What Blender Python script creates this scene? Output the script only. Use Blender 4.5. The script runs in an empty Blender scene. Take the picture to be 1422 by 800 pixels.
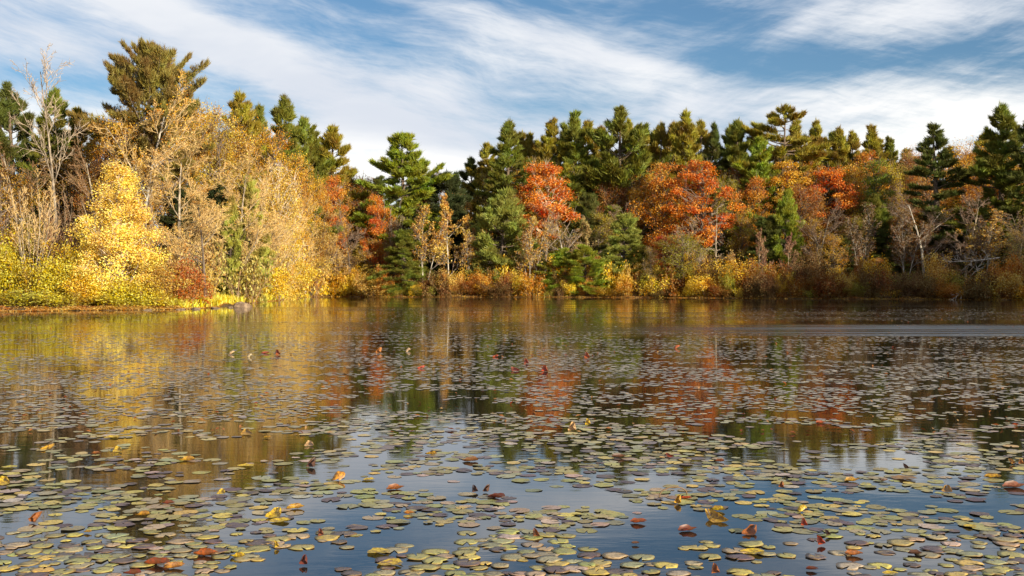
import bpy, math, random
import numpy as np
from mathutils import Vector, Euler

R = math.radians
rng = np.random.default_rng(11)
random.seed(11)
scene = bpy.context.scene
COL = scene.collection

# ------------------------------------------------------------------ camera
CAM_H, HORIZON, FPX = 1.8, 392.0, 1525.0          # metres, photo row of the horizon, focal length in photo pixels
cam_d = bpy.data.cameras.new("camera")
cam_d.sensor_width = 36.0
cam_d.lens = 36.0 * FPX / 1422.0
cam_d.clip_start, cam_d.clip_end = 0.1, 3000.0
cam = bpy.data.objects.new("camera", cam_d)
cam.location = (0, 0, CAM_H)
cam.rotation_euler = (math.pi / 2 - math.atan((400 - HORIZON) / FPX), 0, 0)
COL.objects.link(cam)
scene.camera = cam

# ------------------------------------------------------------------ light
SUN_EL, SUN_AZ = R(16.5), R(42.0)                 # azimuth: right of straight behind the camera
sun_dir = Vector((math.sin(SUN_AZ) * math.cos(SUN_EL), -math.cos(SUN_AZ) * math.cos(SUN_EL), math.sin(SUN_EL)))
sun_d = bpy.data.lights.new("sun", 'SUN')
sun_d.energy, sun_d.angle, sun_d.color = 5.0, R(0.5), (1.0, 0.88, 0.68)
sun = bpy.data.objects.new("sun", sun_d)
sun.rotation_euler = sun_dir.to_track_quat('Z', 'Y').to_euler()
COL.objects.link(sun)
scene.view_settings.view_transform = 'Standard'
scene.view_settings.look = 'None'
scene.view_settings.gamma = 1.0
scene.view_settings.exposure = 0.95
scene.cycles.max_bounces = 6
scene.cycles.transparent_max_bounces = 4

SKY_STRENGTH = 0.05


class NT:
    """small helper to write node trees"""
    def __init__(self, tree):
        self.t = tree
        tree.nodes.clear()

    def n(self, kind, **kw):
        nd = self.t.nodes.new(kind)
        for k, v in kw.items():
            setattr(nd, k, v)
        return nd

    def put(self, sock, v):
        if hasattr(v, 'is_output') or isinstance(v, bpy.types.NodeSocket):
            self.t.links.new(v, sock)
        elif v is not None:
            sock.default_value = v

    def math(self, op, a, b=None, c=None, clamp=False):
        nd = self.n('ShaderNodeMath', operation=op, use_clamp=clamp)
        self.put(nd.inputs[0], a)
        if b is not None: self.put(nd.inputs[1], b)
        if c is not None: self.put(nd.inputs[2], c)
        return nd.outputs[0]

    def mix(self, f, a, b, blend='MIX'):
        nd = self.n('ShaderNodeMix', data_type='RGBA', blend_type=blend)
        self.put(nd.inputs[0], f); self.put(nd.inputs[6], a); self.put(nd.inputs[7], b)
        return nd.outputs[2]

    def noise(self, vec, scale, detail=3.0, rough=0.5, dist=0.0):
        nd = self.n('ShaderNodeTexNoise')
        nd.inputs['Scale'].default_value = scale
        nd.inputs['Detail'].default_value = detail
        nd.inputs['Roughness'].default_value = rough
        nd.inputs['Distortion'].default_value = dist
        if vec is not None: self.t.links.new(vec, nd.inputs['Vector'])
        return nd.outputs['Fac']

    def smooth(self, v, lo, hi, a=0.0, b=1.0):
        nd = self.n('ShaderNodeMapRange', interpolation_type='SMOOTHSTEP')
        self.put(nd.inputs[0], v)
        for i, x in enumerate((lo, hi, a, b)): nd.inputs[i + 1].default_value = x
        return nd.outputs[0]

    def mapping(self, vec, rot=(0, 0, 0), scale=(1, 1, 1), loc=(0, 0, 0)):
        nd = self.n('ShaderNodeMapping')
        self.t.links.new(vec, nd.inputs[0])
        nd.inputs['Location'].default_value = loc
        nd.inputs['Rotation'].default_value = rot
        nd.inputs['Scale'].default_value = scale
        return nd.outputs[0]

    def comb(self, x, y, z=0.0):
        nd = self.n('ShaderNodeCombineXYZ')
        self.put(nd.inputs[0], x); self.put(nd.inputs[1], y); self.put(nd.inputs[2], z)
        return nd.outputs[0]


def build_world():
    w = bpy.data.worlds.new("World")
    scene.world = w
    w.use_nodes = True
    k = NT(w.node_tree)
    sky = k.n('ShaderNodeTexSky', sky_type='NISHITA')
    sky.sun_disc = False
    sky.sun_elevation = SUN_EL
    sky.sun_rotation = math.pi - SUN_AZ            # behind the camera, to the right
    sky.air_density, sky.dust_density, sky.ozone_density = 1.0, 0.3, 3.0
    tc = k.n('ShaderNodeTexCoord')
    sep = k.n('ShaderNodeSeparateXYZ')
    k.t.links.new(tc.outputs['Generated'], sep.inputs[0])
    x, y, z = sep.outputs
    az = k.math('ARCTAN2', x, y)                    # radians, 0 straight ahead
    el = k.math('ARCSINE', z)
    uv = k.comb(az, el)
    # wispy, wind-combed cirrus: warped noise stretched along gently falling streaks
    warp = k.n('ShaderNodeTexNoise'); warp.inputs['Scale'].default_value = 5.0; warp.inputs['Detail'].default_value = 3
    k.t.links.new(uv, warp.inputs['Vector'])
    vm = k.n('ShaderNodeVectorMath', operation='MULTIPLY_ADD')
    k.t.links.new(warp.outputs['Color'], vm.inputs[0]); vm.inputs[1].default_value = (0.07, 0.045, 0); k.t.links.new(uv, vm.inputs[2])
    wuv = vm.outputs[0]
    def streak(rot, scale, loc, detail, rough):
        return k.noise(k.mapping(k.mapping(wuv, rot=(0, 0, R(rot))), scale=scale, loc=loc), 1.0, detail, rough, 0.2)
    s1 = streak(17, (3.6, 15.0, 1), (0, 0, 0), 12.0, 0.66)       # falling to the right
    s2 = streak(-14, (4.0, 18.0, 1), (3, 1, 0), 12.0, 0.66)      # rising to the right
    s3 = streak(0, (3.0, 8.0, 1), (7, 2, 0), 5.0, 0.55)
    s4 = streak(12, (8.0, 60.0, 1), (1, 5, 0), 6.0, 0.62)
    s5 = streak(8, (14.0, 90.0, 1), (4, 2, 0), 8.0, 0.65)
    fib = k.math('SUBTRACT', 0.16, k.math('ABSOLUTE', k.math('SUBTRACT', s5, 0.5)))      # thread-like fibres
    side = k.smooth(az, -0.02, 0.22)
    comb_ = k.math('MULTIPLY_ADD', k.math('SUBTRACT', s2, s1), side, s1)
    fine = k.math('ADD', k.math('MULTIPLY', k.math('SUBTRACT', comb_, 0.5), 2.3),
                  k.math('ADD', k.math('MULTIPLY', k.math('SUBTRACT', s4, 0.5), 0.7), k.math('MULTIPLY_ADD', fib, 1.1, k.math('MULTIPLY', k.math('SUBTRACT', s3, 0.5), 1.0))))
    # the cloud banks of this sky: (px, py, half length, half thickness, tilt, weight) of each bank's place in the sky
    banks = [(60, 48, 150, 40, -2, .55), (400, 100, 90, 34, -20, .45), (270, 40, 190, 20, -22, .45), (330, 90, 160, 26, -20, .25), (180, 12, 160, 14, -10, .3), (600, 120, 120, 48, 8, .55), (640, 210, 420, 40, 0, .35),
             (760, 55, 230, 15, -14, .42), (1120, 28, 90, 16, 30, .42), (1310, 18, 170, 26, 6, .26), (1180, 150, 240, 18, -2, .36), (900, 110, 120, 25, -20, .25),
             (1120, 195, 420, 26, 0, .22), (480, 180, 120, 30, 10, .3),
             (40, 108, 110, 16, -4, -.5), (95, 22, 40, 14, 0, -.35), (330, 128, 70, 20, -15, -.35), (510, 62, 130, 20, -14, -.3), (740, 140, 140, 22, -6, -.34), (620, 80, 150, 16, -12, -.25),
             (1320, 84, 210, 30, -3, -.72), (960, 18, 130, 20, -10, -.45), (500, 2, 260, 14, -8, -.35), (720, 4, 140, 12, -6, -.35), (1010, 70, 90, 24, -12, -.2), (1060, 92, 150, 22, -8, -.22)]
    cov = k.math('ADD', k.math('ADD', k.smooth(el, 0.05, 0.30, 0.78, 0.50), k.smooth(el, 0.225, 0.34, 0.0, 0.22)), fine)
    for px, py, a, b, tilt, wgt in banks:
        u0 = math.atan((px - 711) / FPX); v0 = math.atan((HORIZON - py) / FPX * math.cos(u0))
        ct, st = math.cos(R(tilt)), math.sin(R(tilt))
        dx, dy = k.math('SUBTRACT', az, u0), k.math('SUBTRACT', el, v0)
        p = k.math('MULTIPLY', k.math('ADD', k.math('MULTIPLY', dx, ct), k.math('MULTIPLY', dy, st)), FPX / a)
        q = k.math('MULTIPLY', k.math('SUBTRACT', k.math('MULTIPLY', dy, ct), k.math('MULTIPLY', dx, st)), FPX / b)
        g = k.math('EXPONENT', k.math('MULTIPLY', k.math('ADD', k.math('MULTIPLY', p, p), k.math('MULTIPLY', q, q)), -0.8))
        cov = k.math('MULTIPLY_ADD', g, wgt, cov)
    dens = k.smooth(cov, 0.10, 1.42)
    blue = k.mix(1.0, sky.outputs[0], (0.86, 1.03, 1.12, 1), 'MULTIPLY')
    grey = k.smooth(s3, 0.35, 0.62)
    bright = k.math('MULTIPLY', grey, k.smooth(el, 0.10, 0.27, 1.0, 0.35))
    white = k.mix(bright, (7.6, 8.1, 9.0, 1), (12.0, 11.8, 11.4, 1))
    col = k.mix(dens, blue, white)
    bg = k.n('ShaderNodeBackground')
    k.t.links.new(col, bg.inputs[0])
    bg.inputs[1].default_value = SKY_STRENGTH
    out = k.n('ShaderNodeOutputWorld')
    k.t.links.new(bg.outputs[0], out.inputs[0])
build_world()


# ------------------------------------------------------------------ materials
def new_mat(name):
    m = bpy.data.materials.new(name)
    m.use_nodes = True
    k = NT(m.node_tree)
    out = k.n('ShaderNodeOutputMaterial')
    return m, k, out


def principled(k, out, color, rough=0.7, spec=0.3, normal=None):
    b = k.n('ShaderNodeBsdfPrincipled')
    k.put(b.inputs['Base Color'], color)
    k.put(b.inputs['Roughness'], rough)
    b.inputs['Specular IOR Level'].default_value = spec
    if normal is not None: k.t.links.new(normal, b.inputs['Normal'])
    k.t.links.new(b.outputs[0], out.inputs[0])
    return b


def leaf_material(name, transl, hue=0.03, val=0.55, sat=0.3, patch=0.5, rough=0.55):
    """leaf colour: the plant's own colour, varied from leaf to leaf and from bough to bough"""
    m, k, out = new_mat(name)
    oi = k.n('ShaderNodeObjectInfo')
    at = k.n('ShaderNodeAttribute', attribute_name='tint')
    geo = k.n('ShaderNodeNewGeometry')
    t = at.outputs['Fac']
    big = k.noise(geo.outputs['Position'], 0.45, 3.0)
    hsv = k.n('ShaderNodeHueSaturation')
    k.put(hsv.inputs['Hue'], k.math('ADD', k.math('MULTIPLY_ADD', t, hue, 0.5 - hue / 2), k.math('MULTIPLY', k.math('SUBTRACT', big, 0.5), patch * 0.22)))
    k.put(hsv.inputs['Saturation'], k.math('MULTIPLY_ADD', t, -sat, 1.0 + sat / 2))
    vv = k.math('MULTIPLY_ADD', t, val, 1.0 - val / 2)
    k.put(hsv.inputs['Value'], k.math('MULTIPLY', vv, k.smooth(big, 0.3, 0.7, 1.0 - 0.25 * patch, 1.0 + 0.25 * patch)))
    k.t.links.new(oi.outputs['Color'], hsv.inputs['Color'])
    b = k.n('ShaderNodeBsdfPrincipled')
    k.t.links.new(hsv.outputs[0], b.inputs['Base Color'])
    b.inputs['Roughness'].default_value = rough
    b.inputs['Specular IOR Level'].default_value = 0.12
    tr = k.n('ShaderNodeBsdfTranslucent')
    k.t.links.new(hsv.outputs[0], tr.inputs[0])
    ms = k.n('ShaderNodeMixShader'); ms.inputs[0].default_value = transl
    k.t.links.new(b.outputs[0], ms.inputs[1]); k.t.links.new(tr.outputs[0], ms.inputs[2])
    k.t.links.new(ms.outputs[0], out.inputs[0])
    return m


M_LEAF = leaf_material('autumn_leaf', 0.30, hue=0.05)
M_NEEDLE = leaf_material('conifer_needle', 0.2, hue=0.05, val=0.8, patch=0.9, rough=0.5)


def bark_material():
    m, k, out = new_mat('bark')
    oi = k.n('ShaderNodeObjectInfo')
    geo = k.n('ShaderNodeNewGeometry')
    nz = k.noise(k.mapping(geo.outputs['Position'], scale=(1, 1, 0.35)), 6.0, 4.0)
    c = k.mix(k.smooth(nz, 0.35, 0.7, 0.75, 0.0), oi.outputs['Color'], (0.05, 0.04, 0.03, 1))
    principled(k, out, c, 0.85, 0.2)
    return m
M_BARK = bark_material()


def twig_material():
    m, k, out = new_mat('twig')
    oi = k.n('ShaderNodeObjectInfo')
    at = k.n('ShaderNodeAttribute', attribute_name='tint')
    hsv = k.n('ShaderNodeHueSaturation')
    k.put(hsv.inputs['Value'], k.math('MULTIPLY_ADD', at.outputs['Fac'], 0.8, 0.6))
    k.t.links.new(oi.outputs['Color'], hsv.inputs['Color'])
    principled(k, out, hsv.outputs[0], 0.75, 0.25)
    return m
M_TWIG = twig_material()


def ground_material():
    m, k, out = new_mat('leaf_litter_ground')
    geo = k.n('ShaderNodeNewGeometry')
    p = geo.outputs['Position']
    a = k.noise(p, 0.35, 4.0); b = k.noise(p, 7.0, 5.0, 0.7)
    c = k.mix(k.smooth(a, 0.4, 0.62), (0.055, 0.035, 0.018, 1), (0.16, 0.085, 0.03, 1))
    c = k.mix(k.smooth(b, 0.45, 0.65), c, (0.25, 0.15, 0.05, 1))
    bp = k.n('ShaderNodeBump'); bp.inputs['Strength'].default_value = 0.8; bp.inputs['Distance'].default_value = 0.1
    k.t.links.new(b, bp.inputs['Height'])
    principled(k, out, c, 0.9, 0.2, bp.outputs[0])
    return m


def water_material():
    m, k, out = new_mat('pond_water')
    geo = k.n('ShaderNodeNewGeometry')
    p = geo.outputs['Position']
    sep = k.n('ShaderNodeSeparateXYZ'); k.t.links.new(p, sep.inputs[0])
    # three sizes of ripple, crests mostly across the line of sight
    n1 = k.noise(k.mapping(p, rot=(0, 0, R(6)), scale=(0.8, 2.4, 1)), 2.2, 3.0, 0.55)
    n2 = k.noise(k.mapping(p, rot=(0, 0, R(-9)), scale=(1, 3.0, 1)), 9.0, 3.0, 0.6)
    # breeze: ruffled lanes far out, long and thin
    lane = k.noise(k.mapping(p, scale=(0.018, 0.11, 1), loc=(2.3, 0.2, 0)), 1.0, 3.0, 0.5)
    far = k.smooth(sep.outputs[1], 30.0, 46.0)
    ruffle = k.math('MULTIPLY', k.smooth(lane, 0.47, 0.60), far)
    right = k.smooth(sep.outputs[0], -8.0, 18.0)
    band = k.math('MULTIPLY', k.smooth(sep.outputs[1], 35.0, 37.5), k.smooth(k.math('ADD', sep.outputs[1], k.math('MULTIPLY', lane, 8.0)), 48.0, 53.0, 1.0, 0.0))
    comb2 = k.noise(k.mapping(p, scale=(0.05, 1.1, 1), loc=(1, 4, 0)), 1.0, 4.0, 0.6)
    ruffle = k.math('MAXIMUM', k.math('MULTIPLY', ruffle, 0.4), k.math('MULTIPLY', k.math('MULTIPLY', right, 1.3), k.math('MULTIPLY', band, k.smooth(comb2, 0.34, 0.52))))
    h = k.math('MULTIPLY_ADD', n2, 0.16, n1)
    amp = k.math('MULTIPLY_ADD', ruffle, 0.004, 0.0011)
    bp = k.n('ShaderNodeBump'); bp.inputs['Strength'].default_value = 1.0; bp.inputs['Distance'].default_value = 1.0
    k.put(bp.inputs['Height'], k.math('MULTIPLY', h, amp))
    b = principled(k, out, (0.012, 0.011, 0.008, 1), k.math('MULTIPLY_ADD', ruffle, 0.24, 0.02), 0.5, bp.outputs[0])
    b.inputs['IOR'].default_value = 1.72
    return m


def rock_material():
    m, k, out = new_mat('granite_rock')
    geo = k.n('ShaderNodeNewGeometry')
    a = k.noise(geo.outputs['Position'], 3.0, 6.0, 0.65)
    c = k.mix(k.smooth(a, 0.35, 0.65), (0.10, 0.065, 0.04, 1), (0.27, 0.19, 0.12, 1))
    bp = k.n('ShaderNodeBump'); bp.inputs['Strength'].default_value = 0.7; bp.inputs['Distance'].default_value = 0.05
    k.t.links.new(a, bp.inputs['Height'])
    principled(k, out, c, 0.85, 0.3, bp.outputs[0])
    return m


def pad_material(name, from_attr):
    m, k, out = new_mat(name)
    geo = k.n('ShaderNodeNewGeometry')
    p = geo.outputs['Position']
    if from_attr:
        base = k.n('ShaderNodeAttribute', attribute_name='col').outputs['Color']
    else:
        base = k.n('ShaderNodeObjectInfo').outputs['Color']
    blot = k.noise(p, 14.0, 4.0, 0.6)
    fine = k.noise(p, 60.0, 3.0, 0.6)
    c = k.mix(k.smooth(blot, 0.52, 0.72, 0.0, 0.7), base, (0.34, 0.22, 0.05, 1))
    mott = k.noise(p, 32.0, 5.0, 0.7)
    c = k.mix(k.smooth(mott, 0.5, 0.68, 0.0, 0.55), c, (0.10, 0.075, 0.03, 1))
    c = k.mix(k.smooth(fine, 0.54, 0.68, 0.0, 0.75), c, (0.045, 0.03, 0.02, 1))
    if not from_attr:                               # pale veins fanning out from the stalk, brown rim
        tc = k.n('ShaderNodeTexCoord'); s = k.n('ShaderNodeSeparateXYZ'); k.t.links.new(tc.outputs['Object'], s.inputs[0])
        ang = k.math('ARCTAN2', s.outputs[1], s.outputs[0])
        rad = k.math('SQRT', k.math('ADD', k.math('MULTIPLY', s.outputs[0], s.outputs[0]), k.math('MULTIPLY', s.outputs[1], s.outputs[1])))
        vein = k.math('ABSOLUTE', k.math('SINE', k.math('MULTIPLY', ang, 8.0)))
        c = k.mix(k.math('MULTIPLY', k.smooth(vein, 0.0, 0.22, 0.4, 0.0), k.smooth(rad, 0.2, 0.9, 1.0, 0.2)), c, (0.42, 0.40, 0.16, 1))
        rim = k.math('MULTIPLY', k.smooth(rad, 0.78, 0.98), k.smooth(blot, 0.36, 0.55))
        c = k.mix(k.math('MULTIPLY', rim, 0.85), c, (0.16, 0.09, 0.03, 1))
    bp = k.n('ShaderNodeBump'); bp.inputs['Strength'].default_value = 0.35; bp.inputs['Distance'].default_value = 0.01
    k.t.links.new(blot, bp.inputs['Height'])
    principled(k, out, c, 0.42, 0.45, bp.outputs[0])
    return m


M_GROUND, M_WATER, M_ROCK = ground_material(), water_material(), rock_material()
M_PAD, M_PADS = pad_material('lily_pad_skin', False), pad_material('far_lily_pad_skin', True)


# ------------------------------------------------------------------ mesh helpers
def mesh_from(name, V, loops, starts, mat, tint=None, mat_index=None, smooth=False, col=None):
    me = bpy.data.meshes.new(name)
    V = np.asarray(V, dtype=np.float32)
    loops = np.asarray(loops, dtype=np.int32).ravel()
    starts = np.asarray(starts, dtype=np.int32)
    me.vertices.add(len(V)); me.vertices.foreach_set('co', V.ravel())
    me.loops.add(len(loops)); me.loops.foreach_set('vertex_index', loops)
    me.polygons.add(len(starts)); me.polygons.foreach_set('loop_start', starts)
    for mm in (mat if isinstance(mat, (list, tuple)) else [mat]): me.materials.append(mm)
    if mat_index is not None: me.polygons.foreach_set('material_index', np.asarray(mat_index, dtype=np.int32))
    me.polygons.foreach_set('use_smooth', np.full(len(starts), smooth, dtype=bool))
    if tint is not None:
        a = me.attributes.new('tint', 'FLOAT', 'FACE'); a.data.foreach_set('value', np.asarray(tint, dtype=np.float32))
    if col is not None:
        a = me.attributes.new('col', 'FLOAT_COLOR', 'FACE'); a.data.foreach_set('color', np.asarray(col, dtype=np.float32).ravel())
    me.update(calc_edges=True)
    me.validate()
    return me


class Soup:
    """polygons of any size gathered in numpy blocks"""
    def __init__(self):
        self.V, self.L, self.N, self.T, self.nv = [], [], [], [], 0

    def add(self, V, F, tint):                      # F: (m, k) indices into V
        V = np.asarray(V, dtype=np.float32).reshape(-1, 3); F = np.asarray(F)
        self.V.append(V); self.L.append((F + self.nv).ravel()); self.N.append(np.full(len(F), F.shape[1])); self.T.append(np.broadcast_to(tint, (len(F),)))
        self.nv += len(V)

    def build(self, name, mat):
        if not self.V: return None
        n = np.concatenate(self.N)
        return mesh_from(name, np.concatenate(self.V), np.concatenate(self.L), np.concatenate(([0], np.cumsum(n)[:-1])), mat, np.concatenate(self.T))


def norm(a):
    return a / np.maximum(np.linalg.norm(a, axis=-1, keepdims=True), 1e-9)


def frames(D, r):
    a = norm(np.cross(D, norm(r.normal(size=D.shape))))
    return a, np.cross(D, a)


def add_tubes(S, P0, P1, R0, R1, sides, r, tint=None):
    """tapered tubes, one per row; R1 None gives pointed cones"""
    n = len(P0)
    if n == 0: return
    A, B = frames(norm(P1 - P0), r)
    ang = np.arange(sides) * 2 * math.pi / sides
    ring = np.cos(ang)[None, :, None] * A[:, None, :] + np.sin(ang)[None, :, None] * B[:, None, :]
    t = r.random(n) if tint is None else tint
    i = np.arange(sides); j = (i + 1) % sides
    if R1 is None:
        V = np.concatenate([P0[:, None, :] + ring * R0[:, None, None], P1[:, None, :]], axis=1)
        F = np.stack([i, j, np.full(sides, sides)], axis=1)
        k = sides + 1
    else:
        V = np.concatenate([P0[:, None, :] + ring * R0[:, None, None], P1[:, None, :] + ring * R1[:, None, None]], axis=1)
        F = np.stack([i, j, j + sides, i + sides], axis=1)
        k = 2 * sides
    F = (F[None] + (np.arange(n) * k)[:, None, None]).reshape(-1, F.shape[1])
    S.add(V, F, np.repeat(t, sides))


def add_leaves(S, C, size, r, up=0.35, aspect=0.8, droop=0.0, out=None):
    """rhombic leaf blades, slightly folded along the midrib"""
    n = len(C)
    N = r.normal(size=(n, 3)); N[:, 2] = np.abs(N[:, 2]) + up
    if out is not None: N = N + out
    N = norm(N)
    A, B = frames(N, r)
    if droop:
        A = norm(A + np.array([0, 0, -droop])); B = norm(np.cross(N, A))
    s = (size * r.uniform(0.65, 1.3, n))[:, None]
    V = np.stack([C - A * s * 0.5, C + B * s * 0.5 * aspect + N * s * 0.08, C + A * s * 0.55, C - B * s * 0.5 * aspect + N * s * 0.08], axis=1)
    F = np.arange(4 * n).reshape(n, 4)
    S.add(V, F, r.random(n))


def grow(r, length, radius, levels, lean=(0, 0), stems=None):
    """branching skeleton, one numpy block per level -> list of (P0, P1, R0, R1) per level and the end points of the last level"""
    if stems is None:
        P = np.zeros((1, 3)); D = norm(np.array([[lean[0], lean[1], 1.0]])); L = np.array([length]); Rd = np.array([radius])
    else:
        P, D, L, Rd = stems
    res = []
    for li, lv in enumerate(levels):
        n, ns = len(P), lv['seg']
        pts, dirs, rads = [P], [D], [Rd]
        d = D
        end = lv.get('end', 0.35)
        for s in range(ns):
            d = norm(d + r.normal(size=d.shape) * lv['wob'] + np.array([0, 0, lv['up']]))
            P = P + d * (L / ns)[:, None]
            pts.append(P); dirs.append(d); rads.append(Rd * (1 - (1 - end) * (s + 1) / ns))
        pts, dirs, rads = np.stack(pts, 1), np.stack(dirs, 1), np.stack(rads, 1)
        res.append((pts[:, :-1].reshape(-1, 3), pts[:, 1:].reshape(-1, 3), rads[:, :-1].ravel(), rads[:, 1:].ravel()))
        last = (pts, dirs)
        if li == len(levels) - 1: break
        m = lv['n']
        t0, t1 = lv['t']
        T = t0 + (t1 - t0) * (np.arange(m)[None, :] + r.uniform(0, 1, (n, m))) / m
        f = np.clip(T * ns, 0, ns - 1e-4); i = f.astype(int); w = (f - i)[..., None]
        rows = np.arange(n)[:, None]
        cp = pts[rows, i] * (1 - w) + pts[rows, i + 1] * w
        cd = dirs[rows, i + 1]
        cr = rads[rows, i] * (1 - w[..., 0]) + rads[rows, i + 1] * w[..., 0]
        az = r.uniform(0, 2 * math.pi, (n, 1)) + np.arange(m)[None, :] * 2.39996 + r.normal(size=(n, m)) * 0.4
        A, B = frames(cd.reshape(-1, 3), r)
        # one frame per parent keeps the spiral even
        perp = np.cos(az).reshape(-1, 1) * A + np.sin(az).reshape(-1, 1) * B
        ang = np.radians(r.normal(lv['ang'], lv.get('asd', 9), n * m))[:, None]
        D = norm(np.cos(ang) * cd.reshape(-1, 3) + np.sin(ang) * perp)
        prof = lv.get('prof', lambda t: 1 - 0.55 * t)(T)
        L = (L[:, None] * lv['ratio'] * prof * r.uniform(0.7, 1.2, (n, m))).ravel()
        Rd = np.maximum(cr.ravel() * lv['rr'] * r.uniform(.8, 1.1, n * m), lv.get('rmin', 0.01))
        P = cp.reshape(-1, 3)
    return res, last


def tree_meshes(name, levels, res, r, thick=1):
    """trunk mesh (the first THICK levels) and twig mesh (the rest)"""
    T, W = Soup(), Soup()
    for li, (P0, P1, R0, R1) in enumerate(res):
        if li < thick: add_tubes(T, P0, P1, R0, R1, 7 if li == 0 else 5, r)
        elif li == len(res) - 1: add_tubes(W, P0, P1, R0, R1 * 0.6, 3, r)
        else: add_tubes(W, P0, P1, R0, R1, 4 if li < len(res) - 2 else 3, r)
    return T.build(name + '_trunk', M_BARK), W.build(name + '_branches', M_TWIG)


PROTO = {}                                          # name -> dict(parts=[(part name, mesh)], H, W)


def register(name, parts):
    hi, wd = 0, 0
    for pn, me in parts:
        v = np.empty(len(me.vertices) * 3, dtype=np.float32); me.vertices.foreach_get('co', v); v = v.reshape(-1, 3)
        hi = max(hi, np.percentile(v[:, 2], 99.9)); wd = max(wd, 2 * np.percentile(np.abs(v[:, :2]).max(axis=1), 99))
    PROTO[name] = dict(parts=parts, H=float(hi), W=float(wd))


# ---- conifers
def make_pine(name, seed, H=20.0, Rm=4.2, base=0.22, gap=0.62, irr=0.35, flat=False, tip_up=0.5, tuft=0.42, dens=1.0, shape=0.8, per=5):
    r = np.random.default_rng(seed)
    T, C = Soup(), Soup()
    # trunk with a slight bend
    n = 14
    zz = np.linspace(0, H, n + 1)
    bend = np.stack([0.25 * np.sin(zz / H * 3 + r.uniform(0, 6)), 0.25 * np.sin(zz / H * 2.6 + r.uniform(0, 6)), zz], 1); bend[:, :2] -= bend[0, :2]
    rad = 0.018 * H * (1 - zz / H) ** 0.8 + 0.02
    add_tubes(T, bend[:-1], bend[1:], rad[:-1], rad[1:], 7, r)
    BP, BD, BL, BR, BT = [], [], [], [], []
    z = base * H
    while z < H * 0.985:
        t = (z / H - base) / (1 - base)
        prof = (1 - t) ** shape * (1 + 0.22 * math.sin(z * 1.1 + seed)) if not flat else (0.55 + 0.75 * math.sin(math.pi * min(1, t * 1.05) ** 0.8)) * (1 - t ** 4)
        if not flat: prof *= min(1.0, 0.55 + 2.2 * t) * (1 - 0.5 * max(0.0, (t - 0.7) / 0.3))
        side = r.uniform(0, 6.28)
        for b in range(per):
            if r.random() < irr * 0.45: continue
            az = side + b * 2 * math.pi / per + r.normal() * 0.35
            L = Rm * prof * r.uniform(1 - irr, 1 + irr * 0.6) + (0.35 if flat else 0.18)
            e = R(-8 + (26 if flat else 46) * t ** 2.2 + r.normal() * 8)
            BP.append((np.interp(z, zz, bend[:, 0]), np.interp(z, zz, bend[:, 1]), z + r.normal() * 0.12))
            BD.append((math.cos(az) * math.cos(e), math.sin(az) * math.cos(e), math.sin(e))); BL.append(L); BT.append(t)
        z += gap * (1.15 - 0.5 * t) * r.uniform(0.8, 1.25)
    BP, BD, BL, BT = np.array(BP), np.array(BD), np.array(BL), np.array(BT)
    ns = 4
    P, D = BP, BD
    pts = [P]; dirs = [D]
    for s in range(ns):
        D = norm(D + np.array([0, 0, tip_up * 0.16]) + r.normal(size=D.shape) * 0.07)
        P = P + D * (BL / ns)[:, None]; pts.append(P); dirs.append(D)
    pts, dirs = np.stack(pts, 1), np.stack(dirs, 1)
    br = np.clip(0.02 * BL, 0.02, 0.12)
    for s in range(ns):
        add_tubes(T, pts[:, s], pts[:, s + 1], br * (1 - s / ns) + 0.008, br * (1 - (s + 1) / ns) + 0.008, 3, r)
    # side shoots along the outer part of each bough, tufts of needles on every shoot
    cen, cdir = [], []
    for i in range(len(BL)):
        m = max(4, int(BL[i] * 6.5 * dens))
        u = r.uniform(0.22, 1.0, m) ** 0.75
        f = u * ns; k = np.minimum(f.astype(int), ns - 1); w = (f - k)[:, None]
        p = pts[i, k] * (1 - w) + pts[i, k + 1] * w
        d = dirs[i, k + 1]
        lat = norm(np.cross(d, np.array([0, 0, 1.0]))) * r.choice([-1, 1], m)[:, None]
        sd = norm(d * 0.8 + lat * r.uniform(0.2, 1.1, m)[:, None] + np.array([0, 0, 0.25]))
        sl = BL[i] * 0.36 * (1.12 - u)[:, None] * r.uniform(0.3, 1.3, (m, 1)) + 0.08
        cen.append(p + sd * sl); cdir.append(sd)
        cen.append(p + sd * sl * 0.45); cdir.append(sd)
    zl = np.linspace(0.93, 1.0, 7) * H; cen.append(np.stack([np.interp(zl, zz, bend[:, 0]), np.interp(zl, zz, bend[:, 1]), zl], 1)); cdir.append(np.tile([[0, 0, 1.0]], (7, 1)))
    cen, cdir = np.concatenate(cen), np.concatenate(cdir)
    kk = 12
    c = np.repeat(cen, kk, 0); d = np.repeat(cdir, kk, 0)
    dd = norm(d * 1.3 + r.normal(size=c.shape) * 0.5 + np.array([0, 0, 0.5]))
    ln = (tuft * r.uniform(0.6, 1.25, len(c)))[:, None]
    A, B = frames(dd, r)
    wd = ln * 0.075
    c = c + r.normal(size=c.shape) * 0.09
    V = np.stack([c - A * wd, c + A * wd, c + dd * ln], 1)
    tint = np.repeat(r.random(len(cen)), kk) * 0.6 + r.random(len(c)) * 0.4
    C.add(V, np.arange(3 * len(c)).reshape(-1, 3), tint)
    register(name, [('trunk', T.build(name + '_trunk', M_BARK)), ('crown', C.build(name + '_crown', M_NEEDLE))])


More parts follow.
